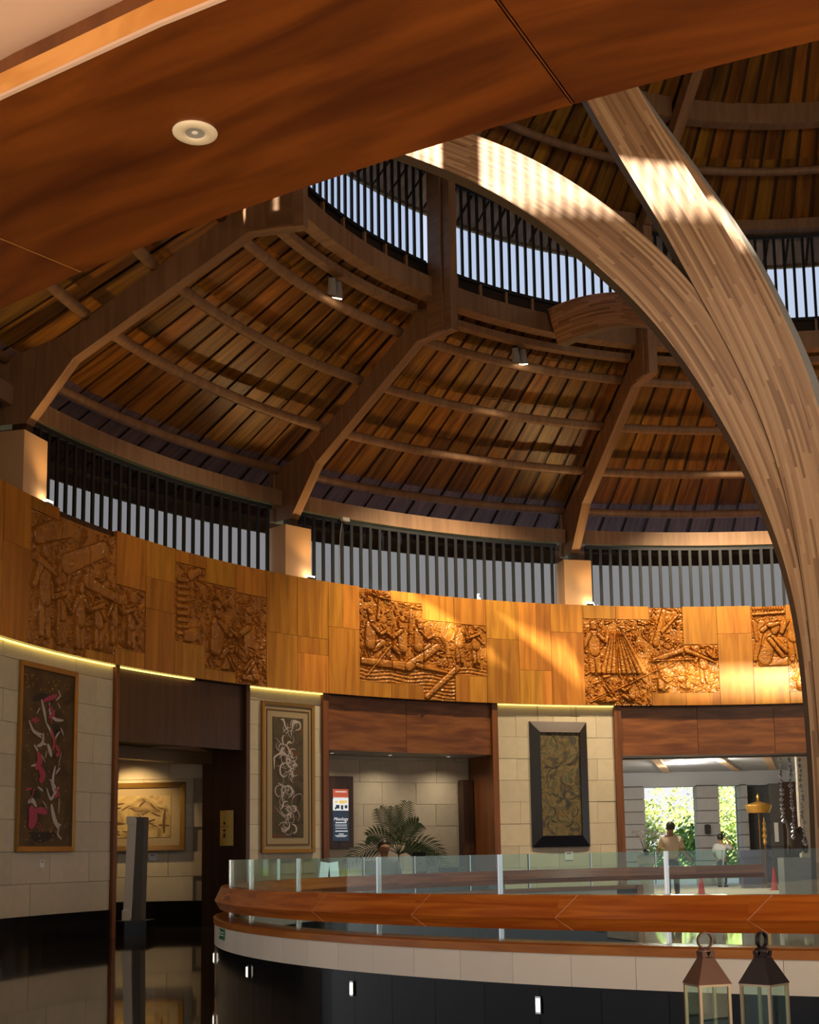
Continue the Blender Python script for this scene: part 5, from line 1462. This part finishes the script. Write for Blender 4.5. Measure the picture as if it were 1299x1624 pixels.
# orchid
oc = thing('orchid_pot', 'white bowl of orchids on a tall white pedestal by the tan shirted person', 'plant', (4.02, 29.6, 0))
mb = MB(); mb.lathe([(0, 0), (.19, 0), (.15, .12), (.14, .70), (.17, .80), (.0, .80)], 20); mb.build('pedestal', 'whitegloss', oc)
mb = MB(); mb.lathe([(0, .80), (.14, .80), (.25, .92), (.28, 1.02), (.26, 1.02), (.22, .96), (0, .94)], 24); mb.build('bowl', 'whitegloss', oc, smooth=True)
rg = random.Random(3)
for i in range(12):
    a = i * .55; mb = MB(); d = Vector((math.cos(a), math.sin(a) * .6, 0)); ln = rg.uniform(.18, .34); up_ = rg.uniform(.05, .28); wv = Vector((-d.y, d.x, 0)).normalized() * .04
    p0 = Vector((0, 0, .97)); p1 = p0 + d * ln * .5 + Vector((0, 0, up_ * .8)); p2 = p0 + d * ln + Vector((0, 0, up_ * .6))
    mb.face([p0 - wv * .5, p0 + wv * .5, p1 + wv, p1 - wv]); mb.face([p1 - wv, p1 + wv, p2]); mb.build('leaf', 'leafdark', oc)
for i in range(7):
    a = rg.uniform(-1.6, 1.6); mb = MB(); top = Vector((.38 * math.sin(a) * 1.1, rg.uniform(-.1, .1), 1.42 + .12 * math.cos(a)))
    pts = [Vector((0, 0, .96)).lerp(top, t) + Vector((0, 0, .16 * math.sin(math.pi * t))) for t in np.linspace(0, 1, 7)]
    mb.tube(pts, .006, 5); st_ = mb.build('flower_stem', 'leafdark', oc)
    for p in pts[3:]:
        fm = MB()
        for j in range(5):
            q = j * 1.257; c = Vector((math.cos(q), -.2, math.sin(q))) * .045
            s_ = Vector((math.cos(q + .5), -.1, math.sin(q + .5))) * .035; s2 = Vector((math.cos(q - .5), -.1, math.sin(q - .5))) * .035
            fm.face([(0, 0, 0), tuple(s_), tuple(c), tuple(s2)])
        fm.build('flower', 'white', st_, tuple(p + Vector((rg.uniform(-.03, .03), -.03, rg.uniform(-.03, .03)))))
for x, y, z, nm, lab, mt_ in ((5.9, 33.5, .55, 'red_bollard', 'small red cone standing beyond the far rail near the people', 'redplastic'), (8.3, 36, .6, 'red_cone', 'red cone standing beyond the far rail below the sculpture', 'redplastic')):
    mb = MB(); mb.lathe([(0, 0), (.14, 0), (.14, .03), (.09, .03), (.03, z), (0, z)], 14); tag(mb.build(nm, mt_, None, (x, y, 0)), lab, 'cone')
# purple-grey bench cushion under the second person
mb = MB(); mb.box((8.35, 38.5, .98), (.9, .4, .20)); mb.box((8.35, 38.5, .45), (.8, .35, .86)); tag(mb.build('counter', 'purple'), 'low purple-grey counter beside the person in the pale shirt', 'counter')

# ------------------------------------------------------------------ garden
mb = MB(); mb.face([(-60, 43.6, .012), (60, 43.6, .012), (60, 52, .012), (-60, 52, .012)]); mb.build('ground_terrace', 'pavement', kind='structure', label='sunlit pale terrace beyond the lobby')
mb = MB(); mb.face([(-90, 52, .02), (90, 52, .02), (90, 170, .02), (-90, 170, .02)]); mb.build('ground_lawn', 'lawn', kind='structure', label='sunlit lawn beyond the terrace')
def tree_(label, x, y, h, w, mat, seed, low=.1):
    t = thing('garden_tree', label, 'tree', (x, y, 0), group='trees in the garden')
    rg = random.Random(seed)
    mb = MB(); mb.tube([(0, 0, 0), (.1, 0, h * .35), (0, .1, h * .6)], [.16, .12, .07], 8); mb.build('trunk', 'bark', t)
    mb = MB()
    cl_ = [(rg.uniform(-w, w) * .7, rg.uniform(-w, w) * .5, h * rg.uniform(low, .9), rg.uniform(.25, .5) * w) for _ in range(22)]
    for _ in range(2600):
        c = rg.choice(cl_); d = Vector((rg.gauss(0, 1), rg.gauss(0, 1), rg.gauss(0, 1))).normalized()
        p = Vector(c[:3]) + d * c[3] * rg.uniform(.7, 1.05)
        n = (d + Vector((rg.gauss(0, .5), rg.gauss(0, .5), rg.gauss(0, .5)))).normalized()
        a = n.orthogonal().normalized(); b_ = n.cross(a); s = rg.uniform(.08, .17)
        mb.face([p - a * s, p - b_ * s * .45, p + a * s, p + b_ * s * .45])
    mb.build('foliage', mat, t, kind='stuff')
for i, (x, y, h, w, mat, lab) in enumerate((
        (9.2, 60, 3.3, 2.4, 'leafpale', 'pale green garden tree left of centre between the stone pillars'),
        (12.2, 66, 5.0, 2.6, 'leafpale', 'tall pale green garden tree beside the lamp pillar'),
        (7.0, 70, 4.0, 2.6, 'leaf', 'mid green garden tree behind the orchid pot'),
        (15.6, 72, 4.6, 2.6, 'leafpale', 'pale garden tree seen through the narrow gap between the pillars'),
        (10.4, 56, 2.0, 1.8, 'leaf', 'low green garden bush behind the tan shirted person'),
        (13.2, 50, 1.1, .6, 'leaf', 'small leafy bush beside the person in the pale shirt'))):
    tree_(lab, x, y, h, w, mat, 40 + i, .05)
